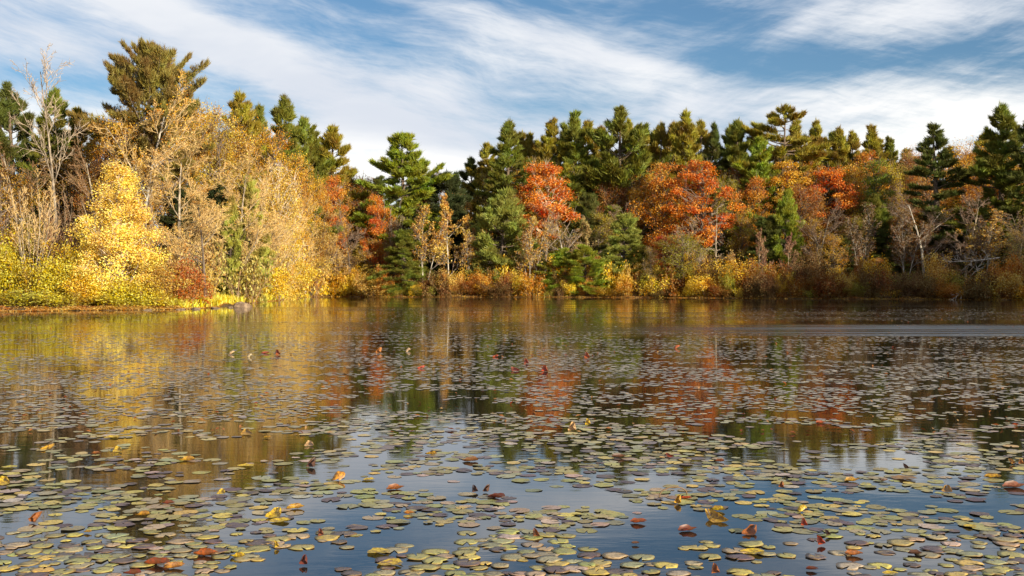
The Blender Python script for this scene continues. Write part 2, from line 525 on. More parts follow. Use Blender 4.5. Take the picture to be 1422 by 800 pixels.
make_pine('pine_a', 1, 20, 5.4, 0.10, 0.72, irr=0.45, shape=0.78, dens=1.5, tuft=0.58, tip_up=0.6)
make_pine('pine_b', 2, 20, 5.2, 0.08, 0.70, irr=0.5, shape=0.66, dens=1.5, tuft=0.58, tip_up=0.8)
make_pine('pine_c', 3, 20, 5.8, 0.15, 0.95, irr=0.55, tip_up=1.6, shape=0.6, dens=1.5, tuft=0.58)
make_pine('pine_d', 4, 20, 5.0, 0.08, 0.68, irr=0.45, shape=0.8, dens=1.5, tuft=0.58, tip_up=0.7)
make_pine('pine_e', 12, 20, 5.2, 0.10, 0.75, irr=0.5, shape=0.58, tip_up=1.0, dens=1.5, tuft=0.58)
make_pine('pine_flat', 5, 20, 5.4, 0.40, 0.8, irr=0.5, flat=True, tip_up=0.5, dens=1.5, tuft=0.58)
make_pine('pine_lone', 6, 20, 5.6, 0.20, 0.66, irr=0.4, shape=0.60, dens=1.5, tuft=0.58, tip_up=0.7)
make_pine('pine_sparse', 7, 20, 4.8, 0.12, 0.9, irr=0.5, tip_up=0.3, tuft=0.58, dens=1.3, shape=0.8)
make_pine('pine_old', 8, 22, 6.5, 0.45, 0.46, irr=0.35, flat=True, tip_up=0.7, dens=1.4, tuft=0.45, per=6)
make_pine('young_pine', 9, 8, 2.6, 0.03, 0.32, irr=0.35, tuft=0.3, dens=2.0, shape=0.5)
make_pine('hemlock', 10, 10, 3.8, 0.02, 0.32, irr=0.4, tip_up=-0.1, tuft=0.32, dens=1.9, shape=0.45)


# ---- broadleaved trees in leaf
def make_broad(name, seed, H=16.0, W=9.0, cb=0.38, n=64, leaf=0.22, per=120, cr=0.085, belly=0.45, top=0.55, flatten=0.5, droop=0.0, aspect=0.8, cone=False, rag=0.25):
    """trunk, limbs reaching to clumps of leaves that fill an uneven crown"""
    r = np.random.default_rng(seed)
    T, L, S = Soup(), Soup(), Soup()
    nt = 8
    zz = np.linspace(0, H * 0.9, nt + 1)
    ax_ = np.stack([0.02 * H * np.sin(zz / H * 4 + r.uniform(0, 6)), 0.02 * H * np.sin(zz / H * 3.3 + r.uniform(0, 6)), zz], 1); ax_[:, :2] -= ax_[0, :2]
    rad = 0.015 * H * (1 - zz / H) ** 0.9 + 0.01
    add_tubes(T, ax_[:-1], ax_[1:], rad[:-1], rad[1:], 7, r)
    lobes = r.uniform(0, 6.28, 5)
    cen = []
    while len(cen) < n:
        t = r.random()                              # height within the crown
        if cone: env = max(0.06, 1.0 - t) ** 0.8 * min(1, 0.5 + 3 * t)
        else: env = math.sqrt(max(0.0, 1 - ((t - belly) / (belly if t < belly else 1 - belly)) ** 2 * (1 - 0.25 * top)))
        az = r.uniform(0, 6.28)
        env *= 1 + rag * (math.sin(2 * az + lobes[0] + 3 * t) * 0.6 + math.sin(3 * az + lobes[1] + 9 * t) * 0.5)
        q = r.random() ** 0.45
        p = np.array([math.cos(az) * env * q * (W / 2 - cr * H * 0.6), math.sin(az) * env * q * (W / 2 - cr * H * 0.6), H * (cb + (0.97 - cb) * t)])
        if all(np.linalg.norm((p - c) * (1, 1, 1.5)) > cr * H * 0.62 for c in cen[-40:]) or r.random() < 0.04: cen.append(p)
    cen = np.array(cen)
    # limbs
    hz = np.clip(cen[:, 2] - np.hypot(cen[:, 0], cen[:, 1]) * r.uniform(0.5, 1.1, n), cb * H * 0.75, H * 0.86)
    st = np.stack([np.interp(hz, zz, ax_[:, 0]), np.interp(hz, zz, ax_[:, 1]), hz], 1)
    mid = st * 0.5 + cen * 0.5 + r.normal(size=cen.shape) * 0.03 * H * np.array([1, 1, 0.5]) + np.array([0, 0, 0.012 * H])
    prev = st
    br = 0.0042 * H
    for i, u in enumerate((0.25, 0.5, 0.75, 1.0)):
        p = st * (1 - u) ** 2 + 2 * mid * u * (1 - u) + cen * u * u + r.normal(size=cen.shape) * 0.006 * H
        add_tubes(L, prev, p, np.full(n, br * (1.15 - u * 0.75 + 0.2)), np.full(n, br * (1.15 - u * 0.75)), 4, r)
        prev = p
    # twigs within each clump
    k = 7
    c = np.repeat(cen, k, 0); d = norm(r.normal(size=c.shape) + np.array([0, 0, 0.3]) + norm(c - np.array([0, 0, H * cb])) * 0.6)
    add_tubes(L, c, c + d * cr * H * r.uniform(0.5, 1.2, (len(c), 1)), np.full(len(c), 0.02), np.full(len(c), 0.008), 3, r)
    i = np.repeat(np.arange(n), per)
    rr = r.uniform(0.65, 1.25, n)[i, None] * cr * H
    off = norm(r.normal(size=(len(i), 3))) * r.random((len(i), 1)) ** 0.5 * rr * np.array([1.15, 1.15, flatten * 1.5])
    if droop: off[:, 2] -= np.abs(r.normal(size=len(i))) * droop * rr[:, 0]
    add_leaves(S, cen[i] + off, leaf, r, aspect=aspect, droop=droop * 0.5, out=norm(cen[i] + off - np.array([0, 0, H * (cb + 0.1)])) * 0.5)
    register(name, [('trunk', T.build(name + '_trunk', M_BARK)), ('limbs', L.build(name + '_limbs', M_TWIG)), ('crown', S.build(name + '_crown', M_LEAF))])


make_broad('maple_a', 21, 16, 9.5, 0.42, 74, per=240, rag=0.45, flatten=0.30, leaf=0.2, cr=0.078)
make_broad('maple_b', 22, 16, 9.5, 0.35, 80, per=230, rag=0.5, flatten=0.28, leaf=0.2, cr=0.078)
make_broad('maple_c', 23, 16, 8.0, 0.32, 70, per=220, flatten=0.36, leaf=0.19, rag=0.4)
make_broad('oak_a', 24, 15, 9.5, 0.25, 84, per=170, rag=0.35, flatten=0.5, leaf=0.165)
make_broad('oak_b', 28, 15, 9.0, 0.22, 80, per=160, rag=0.45, flatten=0.5, leaf=0.16)
make_broad('thin_gold', 25, 14, 7.0, 0.18, 70, per=110, leaf=0.14, rag=0.4)
make_broad('aspen', 26, 10, 9.0, 0.06, 130, per=300, leaf=0.11, cr=0.07, cone=True, flatten=0.6, rag=0.25)
make_broad('willow', 27, 9, 5.5, 0.12, 90, per=130, leaf=0.17, cr=0.08, droop=1.3, aspect=0.35, flatten=0.7, belly=0.55)


# ---- bare trees: fine twig haze, a few leaves still on
def make_bare(name, seed, H=14.0, trunk=0.25, spread=42, n=(13, 9, 7, 6), ratio=(0.55, 0.5, 0.5, 0.55), per=0, leaf=0.12, lean=(0, 0), wob=0.1, up=0.06, stems=None, tw=0.011, rad=0.013):
    r = np.random.default_rng(seed)
    lv = [dict(seg=7, wob=0.05, up=0.04, n=n[0], t=(trunk, 1.0), ang=spread, asd=12, ratio=ratio[0], rr=0.5, end=0.2),
          dict(seg=5, wob=wob, up=up, n=n[1], t=(0.15, 1.0), ang=38, asd=12, ratio=ratio[1], rr=0.5, rmin=0.02),
          dict(seg=4, wob=wob, up=up, n=n[2], t=(0.15, 1.0), ang=38, asd=12, ratio=ratio[2], rr=0.55, rmin=0.016),
          dict(seg=2, wob=0.14, up=up * 0.5, n=n[3], t=(0.1, 1.0), ang=36, asd=12, ratio=ratio[3], rr=0.6, rmin=tw),
          dict(seg=1, wob=0.1, up=0.02, n=0, t=(0, 1), ang=0, ratio=0, rr=1)]
    st = None
    if stems:
        k, sp, Ls = stems
        az = r.uniform(0, 6.28, k); inc = np.abs(r.normal(0, sp, k)) + 0.04
        st = (np.stack([np.cos(az) * 0.3 * r.random(k), np.sin(az) * 0.3 * r.random(k), np.zeros(k)], 1),
              norm(np.stack([np.cos(az) * inc, np.sin(az) * inc, np.ones(k)], 1)), H * 0.9 * r.uniform(Ls, 1, k), np.full(k, H * rad * 0.55))
    res, (pts, dirs) = grow(r, H * 0.88, H * rad, lv, lean, st)
    tm, wm = tree_meshes(name, lv, res, r, 2)
    parts = [('trunk', tm), ('crown', wm)]
    if per:
        m = int(len(pts) * per)
        i = r.integers(0, len(pts), m)
        c = pts[i, 1] + r.normal(size=(m, 3)) * 0.08
        S = Soup(); add_leaves(S, c, leaf, r)
        parts.append(('foliage', S.build(name + '_foliage', M_LEAF)))
    register(name, parts)


make_bare('bare_a', 31, 14, per=0.4, leaf=0.12)
make_bare('bare_b', 32, 13, trunk=0.15, spread=52, n=(16, 9, 8, 7), per=0.3, leaf=0.11, wob=0.15)
make_bare('bare_c', 33, 12, trunk=0.2, spread=60, n=(16, 10, 8, 7), ratio=(0.6, 0.5, 0.5, 0.55), per=0.3, leaf=0.11, wob=0.13, up=0.1)
make_bare('bare_tall', 34, 17, trunk=0.45, spread=38, n=(11, 7, 6, 5), ratio=(0.42, 0.5, 0.5, 0.5), lean=(-0.12, 0), wob=0.12, rad=0.008, tw=0.007)
make_bare('thicket', 35, 9, trunk=0.2, spread=30, n=(8, 6, 5, 4), per=0.15, leaf=0.14, stems=(9, 0.28, 0.55))
make_bare('birch_slim', 36, 12, trunk=0.35, spread=32, n=(12, 7, 5, 4), ratio=(0.3, 0.5, 0.5, 0.5), per=0.5, leaf=0.16, stems=(4, 0.16, 0.7), rad=0.008)
make_bare('dead_snag', 37, 11, trunk=0.1, spread=78, n=(26, 5, 4, 3), ratio=(0.26, 0.5, 0.5, 0.5), wob=0.08, up=-0.02)
make_bare('tan_tree', 38, 11, trunk=0.2, spread=45, n=(13, 8, 7, 6), per=1.2, leaf=0.2)
make_bare('pale_stems', 39, 9, trunk=0.35, spread=26, n=(6, 5, 4, 3), ratio=(0.35, 0.5, 0.5, 0.5), stems=(12, 0.30, 0.6), rad=0.011)


# ---- shrubs: many stems from one root, leaves in clumps
def make_shrub(name, seed, H=3.5, W=4.0, stems=16, per=7, leaf=0.17, clump=0.22, droop=0.0, aspect=0.8, n=(7, 5)):
    r = np.random.default_rng(seed)
    k = stems
    az = r.uniform(0, 6.28, k); inc = np.abs(r.normal(0, 0.6, k)) * W / H
    st = (np.stack([np.cos(az) * W * 0.22 * r.random(k) ** .5, np.sin(az) * W * 0.22 * r.random(k) ** .5, np.zeros(k)], 1),
          norm(np.stack([np.cos(az) * inc, np.sin(az) * inc, np.ones(k)], 1)), H * 0.85 * r.uniform(0.5, 1, k), np.full(k, 0.022))
    lv = [dict(seg=4, wob=0.14, up=0.02, n=n[0], t=(0.12, 1.0), ang=42, ratio=0.45, rr=0.6, rmin=0.01),
          dict(seg=3, wob=0.2, up=0.02, n=n[1], t=(0.2, 1.0), ang=42, ratio=0.5, rr=0.6, rmin=0.008),
          dict(seg=1, wob=0.2, up=0, n=0, t=(0, 1), ang=0, ratio=0, rr=1)]
    res, (pts, dirs) = grow(r, 1, 1, lv, stems=st)
    T = Soup()
    for li, (P0, P1, R0, R1) in enumerate(res): add_tubes(T, P0, P1, R0, R1, 4 if li == 0 else 3, r)
    i = np.repeat(np.arange(len(pts)), per)
    c = pts[i, 0] + (pts[i, 1] - pts[i, 0]) * r.uniform(0, 1.1, (len(i), 1)) + r.normal(size=(len(i), 3)) * clump
    c[:, 2] = np.maximum(c[:, 2], 0.05)
    S = Soup(); add_leaves(S, c, leaf, r, droop=droop, aspect=aspect)
    register(name, [('stems', T.build(name + '_stems', M_TWIG)), ('foliage', S.build(name + '_foliage', M_LEAF))])


make_shrub('shrub_a', 41, per=11, leaf=0.13)
make_shrub('shrub_b', 42, 3.0, 4.4, 18, 10, leaf=0.13, clump=0.26)
make_shrub('shrub_c', 43, 4.2, 3.6, 14, 11, leaf=0.125)
make_shrub('shrub_d', 44, 2.2, 4.0, 16, 6, leaf=0.15)
make_shrub('shrub_thin', 45, 3.4, 3.8, 14, 3, leaf=0.15)
make_shrub('shrub_fine', 46, 4.0, 4.6, 26, 9, leaf=0.12, clump=0.2)


# ------------------------------------------------------------------ the place: pond, banks
def wx(px, Y): return (px - 711) / FPX * Y
def shore_y(py): return CAM_H * FPX / (py - HORIZON)


shore = [(wx(px, shore_y(py)), shore_y(py)) for px, py in
         [(-420, 439), (-200, 435), (0, 433), (100, 431.2), (190, 430.3), (262, 429.2), (300, 427), (345, 421.5), (385, 417.8), (412, 414.6), (436, 412.4), (470, 412.0),
          (520, 412.7), (640, 412.9), (760, 413.0), (900, 413.4), (1000, 414.0), (1120, 415.0), (1260, 415.8), (1422, 416.6), (1600, 419.5), (1800, 422)]]
BANK = [(76, 78), (80, 55), (84, 28), (82, 4), (60, -14), (24, -9), (6, 1.2), (-6, 1.6), (-24, -6), (-48, 0), (-64, 22), (-62, 46)]
SHPX = [x * FPX / y + 711 for x, y in shore]; SHY = [y for x, y in shore]
SH = np.array(shore + BANK)


def shore_dist(x, y):
    """signed distance to the waterline, positive on land"""
    p = np.stack([np.ravel(x), np.ravel(y)], 1)
    a, b = SH, np.roll(SH, -1, 0)
    best = np.full(len(p), 1e9); inside = np.zeros(len(p), bool)
    for (ax, ay), (bx, by) in zip(a, b):
        d = np.array([bx - ax, by - ay]); q = p - (ax, ay)
        t = np.clip((q @ d) / (d @ d), 0, 1)
        best = np.minimum(best, np.hypot(q[:, 0] - t * d[0], q[:, 1] - t * d[1]))
        if ay != by:
            c = (p[:, 1] < ay) != (p[:, 1] < by)
            inside ^= c & (p[:, 0] < (bx - ax) * (p[:, 1] - ay) / (by - ay) + ax)
    return np.where(inside, -best, best).reshape(np.shape(x))


def ground_z(x, y):
    d = shore_dist(x, y)
    d = d + 0.5 * np.sin(x * 0.9 + 1.3 * np.sin(y * 0.4)) + 0.3 * np.sin(x * 2.7 + y * 1.1)
    land = 0.03 + 0.22 * (1 - np.exp(-np.maximum(d, 0) / 1.0)) + 0.05 * np.clip(d, 0, 60) + 0.06 * np.clip(d - 30, 0, 90) + 0.12 * np.sin(x * 0.31) * np.sin(y * 0.27) * np.clip(d / 6, 0, 1)
    return np.where(d > 0, land, -0.06 - np.minimum(0.9, -d * 0.14) + 0.09 * np.exp(np.minimum(d, 0) / 0.4))


def gz(x, y): return float(ground_z(np.array([float(x)]), np.array([float(y)]))[0])


def grid_axis(lo, hi, step, outer):
    return np.concatenate([np.linspace(-outer, lo, 14)[:-1], np.arange(lo, hi, step), np.linspace(hi, outer, 14)])


def link(o, kind=None, label=None, cat=None, group=None, parent=None):
    if kind: o['kind'] = kind
    if label: o['label'] = label
    if cat: o['category'] = cat
    if group: o['group'] = group
    if parent is not None: o.parent = parent
    COL.objects.link(o)
    return o


gx, gy = grid_axis(-95, 105, 1.1, 1500), grid_axis(-20, 215, 1.1, 1500)
X, Y_ = np.meshgrid(gx, gy)
Z = ground_z(X, Y_)
nx, ny = len(gx), len(gy)
idx = np.arange(nx * ny).reshape(ny, nx)
quads = np.stack([idx[:-1, :-1], idx[:-1, 1:], idx[1:, 1:], idx[1:, :-1]], -1).reshape(-1, 4)
me = mesh_from('ground', np.stack([X.ravel(), Y_.ravel(), Z.ravel()], 1), quads, np.arange(len(quads)) * 4, M_GROUND, smooth=True)
link(bpy.data.objects.new('ground', me), 'structure')
me = mesh_from('water', [(-140, -40, 0), (140, -40, 0), (140, 170, 0), (-140, 170, 0)], [0, 1, 2, 3], [0], M_WATER)
link(bpy.data.objects.new('water', me), 'structure')

# ------------------------------------------------------------------ placing plants
USED = set()
def say(label):
    assert label not in USED, label
    assert 4 <= len(label.split()) <= 16, label
    USED.add(label)
    return label


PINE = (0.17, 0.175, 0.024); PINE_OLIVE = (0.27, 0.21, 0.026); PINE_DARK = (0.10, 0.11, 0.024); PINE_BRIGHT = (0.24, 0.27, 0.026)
RED = (0.64, 0.175, 0.006); CRIMSON = (0.45, 0.055, 0.012); ORANGE = (0.58, 0.22, 0.018); GOLD = (0.62, 0.33, 0.02); YELLOW = (0.72, 0.50, 0.03)
PALE_YELLOW = (0.86, 0.64, 0.12); RUST = (0.32, 0.13, 0.025); TAN = (0.58, 0.35, 0.07); OLIVE = (0.32, 0.27, 0.03); LIME = (0.42, 0.40, 0.03); BROWN = (0.19, 0.105, 0.035); PINK = (0.34, 0.19, 0.10)
SAGE = (0.26, 0.27, 0.05)
BK = (0.16, 0.12, 0.09); BK_PALE = (0.46, 0.37, 0.26); BK_WHITE = (0.55, 0.49, 0.40); TW_BEIGE = (0.50, 0.34, 0.14); TW_GREY = (0.27, 0.21, 0.16); TW_PINK = (0.21, 0.145, 0.105); TW_BROWN = (0.26, 0.155, 0.08)

MADE = []
def place(proto, kind, px, top, width, Y, leafc, label, cat='tree', bark=BK, twig=None, rot=None, group=None, sink=0.0, dx=0.0):
    P = PROTO[proto]
    Y = max(Y, float(np.interp(px, SHPX, SHY)) + (0.35 if kind == 'shrub' else 1.2))
    x = wx(px, Y)
    z0 = gz(x, Y)
    H = max(0.6, CAM_H + (HORIZON - top) / FPX * Y - z0)
    sz = H / P['H']; sw = (width / FPX * Y) / P['W']
    root = bpy.data.objects.new(kind, None)
    root.empty_display_size = 0.5
    root.location = (x, Y, z0 - 0.04 - sink)
    root.rotation_euler = (0, 0, random.uniform(0, 6.28) if rot is None else rot)
    root.scale = (sw, sw, sz)
    link(root, label=say(label), cat=cat, group=group)
    for pn, me in P['parts']:
        o = bpy.data.objects.new(pn, me)
        c = leafc
        if pn in ('trunk',): c = bark
        elif pn in ('limbs', 'stems') or (pn == 'crown' and 'foliage' in [q for q, _ in P['parts']]) or (pn == 'crown' and me.materials[0] == M_TWIG): c = twig or bark
        o.color = (*c, 1)
        link(o, parent=root)
    MADE.append((px, root))
    return root


G_PINE = 'pines along the far ridge'
def pine(proto, px, top, w, Y, c, label, **k): return place(proto, 'pine_tree', px, top, w * (1.9 if w < 80 else 1.6), Y, c, label, 'pine tree', bark=(0.20, 0.14, 0.10), group=G_PINE, **k)

# ---- far shore: the ridge of pines
pine('pine_lone', 555, 184, 88, 143, PINE_BRIGHT, 'lone broad pine against white cloud above the cove')
pine('pine_b', 652, 219, 52, 156, PINE_DARK, 'small dark pine standing between rust oak and tall ridge pine')
pine('pine_a', 706, 168, 92, 147, PINE, 'tall layered pine at the start of the ridge beside big red maple')
pine('pine_d', 738, 186, 50, 156, PINE_OLIVE, 'olive pine peeping out behind the first tall ridge pine')
pine('pine_e', 760, 166, 60, 152, PINE_OLIVE, 'golden olive pine straight above the big red maple')
pine('pine_d', 803, 156, 66, 150, PINE, 'pointed green pine between red maple and broad armed pine')
pine('pine_c', 856, 149, 92, 148, PINE, 'pine with broad upswept arms, tallest of the middle ridge')
pine('pine_b', 832, 176, 54, 157, PINE_OLIVE, 'olive pine tucked behind the broad armed ridge pine')
pine('pine_e', 888, 178, 46, 156, PINE_OLIVE, 'narrow olive pine just past the broad armed pine')
pine('pine_a', 915, 172, 60, 151, PINE_OLIVE, 'brownish olive pine above the orange maple')
pine('pine_b', 952, 156, 60, 149, PINE_OLIVE, 'slender spire topped pine above orange and red maples')
pine('pine_d', 992, 172, 46, 152, PINE_DARK, 'dark narrow pine above the scarlet maple')
pine('pine_a', 1028, 168, 66, 151, PINE, 'green pine leaning on the flat topped spreading pine')
pine('pine_flat', 1082, 147, 106, 150, PINE_OLIVE, 'flat topped spreading pine, widest crown on the ridge')
pine('pine_e', 1062, 192, 66, 145, PINE_BRIGHT, 'bright green pine in front of the flat topped pine', rot=1.0)
pine('pine_b', 1137, 168, 52, 152, PINE_OLIVE, 'pine close beside the flat topped spreading pine')
pine('pine_a', 1168, 178, 58, 150, PINE_OLIVE, 'sunlit olive pine above the vivid orange red maple')
pine('pine_d', 1206, 175, 56, 152, PINE_OLIVE, 'rounded brown green pine above the golden orange tree')
pine('pine_e', 1240, 190, 44, 154, PINE, 'small pointed pine beside the light green tree')
pine('pine_sparse', 1303, 172, 82, 134, PINE_DARK, 'gaunt dark pine with sparse drooping boughs near right end', rot=2.0)
pine('pine_a', 1384, 147, 100, 132, PINE, 'big green pine with layered boughs above the shaded bank', rot=4.0)
pine('pine_sparse', 1428, 156, 90, 128, PINE_DARK, 'dark pine cut by the edge of the view')
pine('pine_c', 1262, 206, 60, 158, PINE_OLIVE, 'low pine crown showing behind the pale orange tree')
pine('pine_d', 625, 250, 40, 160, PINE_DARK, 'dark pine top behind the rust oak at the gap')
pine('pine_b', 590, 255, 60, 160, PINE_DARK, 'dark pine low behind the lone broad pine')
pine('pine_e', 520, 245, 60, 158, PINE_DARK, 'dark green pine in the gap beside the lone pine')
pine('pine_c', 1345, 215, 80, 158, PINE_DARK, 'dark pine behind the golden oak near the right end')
# the second rank of the ridge
pine('pine_e', 682, 200, 52, 155, PINE_OLIVE, 'low pine in front of the first tall ridge pine')
pine('pine_d', 782, 172, 59, 156, PINE, 'pine shoulder between golden olive pine and pointed green pine')
pine('pine_b', 820, 170, 66, 157, PINE_OLIVE, 'pine between the pointed green pine and broad armed pine')
pine('pine_a', 872, 168, 55, 158, PINE_OLIVE, 'pine crowding the far arm of the broad armed pine')
pine('pine_e', 902, 182, 62, 159, PINE, 'low olive pine behind the orange maple')
pine('pine_d', 934, 172, 69, 155, PINE_OLIVE, 'pine just before the slender spire topped pine')
pine('pine_b', 970, 168, 58, 156, PINE_OLIVE, 'pine just after the slender spire topped pine')
pine('pine_a', 1010, 176, 65, 157, PINE, 'pine between dark narrow pine and flat topped pine')
pine('pine_e', 1046, 174, 54, 158, PINE_OLIVE, 'pine under the near edge of the flat topped crown')
pine('pine_d', 1108, 168, 61, 159, PINE_OLIVE, 'pine under the far edge of the flat topped crown')
pine('pine_b', 1152, 184, 68, 155, PINE, 'low pine between flat topped pine and sunlit olive pine')
pine('pine_a', 1186, 184, 57, 156, PINE_OLIVE, 'low pine between sunlit olive pine and rounded brown pine')
pine('pine_e', 1224, 190, 64, 157, PINE_OLIVE, 'low pine behind the light green tree')
pine('pine_d', 1282, 206, 53, 158, PINE, 'low pine beside the gaunt dark pine')
pine('pine_b', 1324, 204, 60, 159, PINE_OLIVE, 'low pine behind the golden oak on the right ridge')
pine('pine_a', 1362, 186, 67, 155, PINE_OLIVE, 'pine close against the big green pine')
pine('pine_e', 1408, 176, 56, 156, PINE, 'pine between the big green pine and the cut dark pine')
pine('pine_d', 745, 196, 63, 157, PINE_OLIVE, 'low olive pine directly behind the fiery red maple')
pine('pine_b', 720, 185, 52, 158, PINE_OLIVE, 'pine behind the first tall ridge pine near the red maple')
# ---- left slope pines
pine('pine_b', 466, 177, 74, 147, PINE_OLIVE, 'golden green pine at the lower end of the left slope')
pine('pine_d', 440, 184, 60, 145, PINE, 'green pine just uphill of the golden green pine')
pine('pine_a', 398, 136, 96, 138, PINE, 'tallest green pine on the left slope beside the blue sky')
pine('pine_e', 422, 162, 60, 143, PINE, 'narrow pine on the shoulder of the left slope')
pine('pine_b', 325, 129, 84, 116, PINE_OLIVE, 'olive pine top between old pine and left slope pines')
pine('pine_d', 358, 148, 60, 122, PINE, 'small green pine behind the golden oak on the left slope')
place('pine_old', 'pine_tree', 212, 58, 190, 97, (0.22, 0.16, 0.04), 'tallest old pine with ragged broad crown on the left bank', 'pine tree', bark=(0.26, 0.19, 0.13), rot=0.6, group=G_PINE)
pine('pine_a', 72, 124, 92, 104, PINE, 'dark green pine behind the pale leaning bare tree')
pine('pine_c', 18, 116, 96, 106, PINE_DARK, 'deep green pine at the edge of the left bank')
pine('pine_e', 118, 152, 70, 108, PINE_OLIVE, 'dull pine between the leaning bare tree and old pine')
pine('pine_d', -60, 150, 90, 100, PINE, 'pine just beyond the edge of the left bank')

# ---- far shore: maples and oaks in colour
def leafy(proto, kind, px, top, w, Y, c, label, cat='tree', **k): return place(proto, kind, px, top, w, Y, c, label, cat, **k)
leafy('maple_a', 'maple_tree', 756, 216, 104, 138, RED, 'big fiery red maple with bare pale trunk below its crown', 'maple tree', bark=BK_PALE, rot=0.4)
leafy('maple_b', 'maple_tree', 970, 216, 100, 138, RED, 'scarlet maple with tiered boughs in the middle of the wood', 'maple tree', rot=2.0)
leafy('maple_c', 'maple_tree', 922, 216, 84, 141, ORANGE, 'orange maple growing into the scarlet maple', 'maple tree')
leafy('oak_b', 'oak_tree', 602, 233, 66, 146, (0.38, 0.11, 0.018), 'rust red oak right beside the lone pine', 'oak tree')
leafy('maple_c', 'maple_tree', 464, 234, 46, 124, RED, 'narrow red maple at the foot of the left slope pines', 'maple tree')
leafy('maple_c', 'maple_tree', 524, 262, 44, 138, RED, 'small vivid red maple over the dark cove', 'maple tree')
leafy('oak_a', 'oak_tree', 502, 238, 64, 146, RUST, 'dull rust oak between left slope and lone pine', 'oak tree')
leafy('maple_a', 'maple_tree', 1152, 223, 92, 142, RED, 'vivid orange red maple in the shaded right wood', 'maple tree', rot=3.3)
leafy('maple_b', 'maple_tree', 1090, 216, 78, 144, GOLD, 'golden orange maple below the flat topped pine', 'maple tree')
leafy('maple_c', 'maple_tree', 1207, 200, 66, 148, ORANGE, 'golden orange tree below the rounded brown green pine', 'maple tree')
leafy('oak_b', 'oak_tree', 1340, 190, 100, 146, GOLD, 'golden oak between gaunt dark pine and big green pine', 'oak tree')
leafy('oak_a', 'oak_tree', 1022, 224, 72, 148, (0.30, 0.12, 0.02), 'rust brown oak between scarlet maple and bright green pine', 'oak tree')
leafy('oak_b', 'oak_tree', 1262, 200, 60, 150, (0.45, 0.21, 0.07), 'pale orange tree beside the light green tree', 'oak tree')
leafy('oak_a', 'oak_tree', 1116, 250, 70, 138, RUST, 'rusty brown oak under the golden orange maple', 'oak tree')
leafy('oak_b', 'oak_tree', 842, 246, 70, 146, RUST, 'dim rust oak under the broad armed pine', 'oak tree')
leafy('maple_c', 'maple_tree', 926, 322, 54, 131, CRIMSON, 'small crimson maple low beneath the scarlet maple', 'maple tree')
leafy('oak_a', 'oak_tree', 1265, 285, 70, 132, RUST, 'brown rust oak below the gaunt dark pine', 'oak tree')
leafy('thin_gold', 'oak_tree', 1160, 322, 44, 127, GOLD, 'thin golden sapling in the shade under the orange red maple', 'tree')
leafy('oak_b', 'oak_tree', 1385, 250, 90, 136, RUST, 'dusky rust oak under the big green pine', 'oak tree')
# the middle storey between the pines and the water
leafy('oak_b', 'oak_tree', 678, 232, 64, 150, (0.36,0.26,0.03), 'olive gold oak below the first tall ridge pine', 'oak tree')
leafy('oak_a', 'oak_tree', 722, 222, 64, 150, GOLD, 'gold oak half hidden behind the fiery red maple', 'oak tree')
leafy('oak_b', 'oak_tree', 800, 228, 70, 149, OLIVE, 'olive oak right of the fiery red maple', 'oak tree')
leafy('oak_a', 'oak_tree', 872, 222, 70, 148, (0.40,0.20,0.03), 'brown orange oak below the broad armed pine', 'oak tree')
leafy('maple_c', 'maple_tree', 897, 232, 56, 145, GOLD, 'golden maple left of the orange maple', 'maple tree')
leafy('oak_b', 'oak_tree', 1002, 238, 60, 143, (0.34,0.27,0.03), 'olive green oak against the scarlet maple', 'oak tree')
leafy('maple_c', 'maple_tree', 1046, 236, 60, 142, ORANGE, 'orange maple in front of the rust brown oak', 'maple tree')
leafy('oak_b', 'oak_tree', 1122, 218, 66, 148, (0.60,0.27,0.02), 'tawny orange oak between golden and vivid red maples', 'oak tree')
leafy('oak_a', 'oak_tree', 1180, 222, 62, 146, GOLD, 'gold oak right behind the vivid orange red maple', 'oak tree')
leafy('oak_b', 'oak_tree', 1238, 218, 62, 147, (0.48,0.34,0.03), 'yellow green oak beside the small pointed pine', 'oak tree')
leafy('oak_a', 'oak_tree', 1286, 212, 66, 146, (0.55,0.27,0.06), 'pale orange oak behind the gaunt dark pine', 'oak tree')
leafy('oak_b', 'oak_tree', 1366, 218, 80, 143, ORANGE, 'orange oak under the big green pine boughs', 'oak tree')
leafy('oak_a', 'oak_tree', 1412, 216, 80, 143, GOLD, 'golden oak under the cut dark pine', 'oak tree')
leafy('oak_b', 'oak_tree', 640, 262, 60, 148, (0.40,0.22,0.03), 'brown oak in the gap left of the first ridge pine', 'oak tree')
leafy('oak_a', 'oak_tree', 836, 292, 66, 141, (0.42,0.32,0.04), 'straw olive tree above the bright young pine', 'oak tree')
leafy('oak_b', 'oak_tree', 1032, 292, 62, 137, (0.40,0.26,0.03), 'bronze small tree beside the shadowy hemlock', 'oak tree')
leafy('oak_a', 'oak_tree', 1128, 300, 66, 136, (0.42,0.23,0.03), 'bronze oak in front of the rusty brown oak', 'oak tree')
leafy('oak_b', 'oak_tree', 1186, 296, 62, 135, (0.33,0.24,0.03), 'olive bronze tree behind the thin birch stems', 'oak tree')
leafy('oak_a', 'oak_tree', 760, 300, 70, 140, (0.30,0.24,0.04), 'olive undergrowth oak behind the slender pale birch', 'oak tree')
leafy('oak_b', 'oak_tree', 660, 330, 60, 139, (0.50,0.33,0.04), 'low gold oak behind the thin birch', 'oak tree')
leafy('oak_a', 'oak_tree', 520, 330, 66, 138, (0.46,0.30,0.05), 'low bronze oak inside the mouth of the cove', 'oak tree')
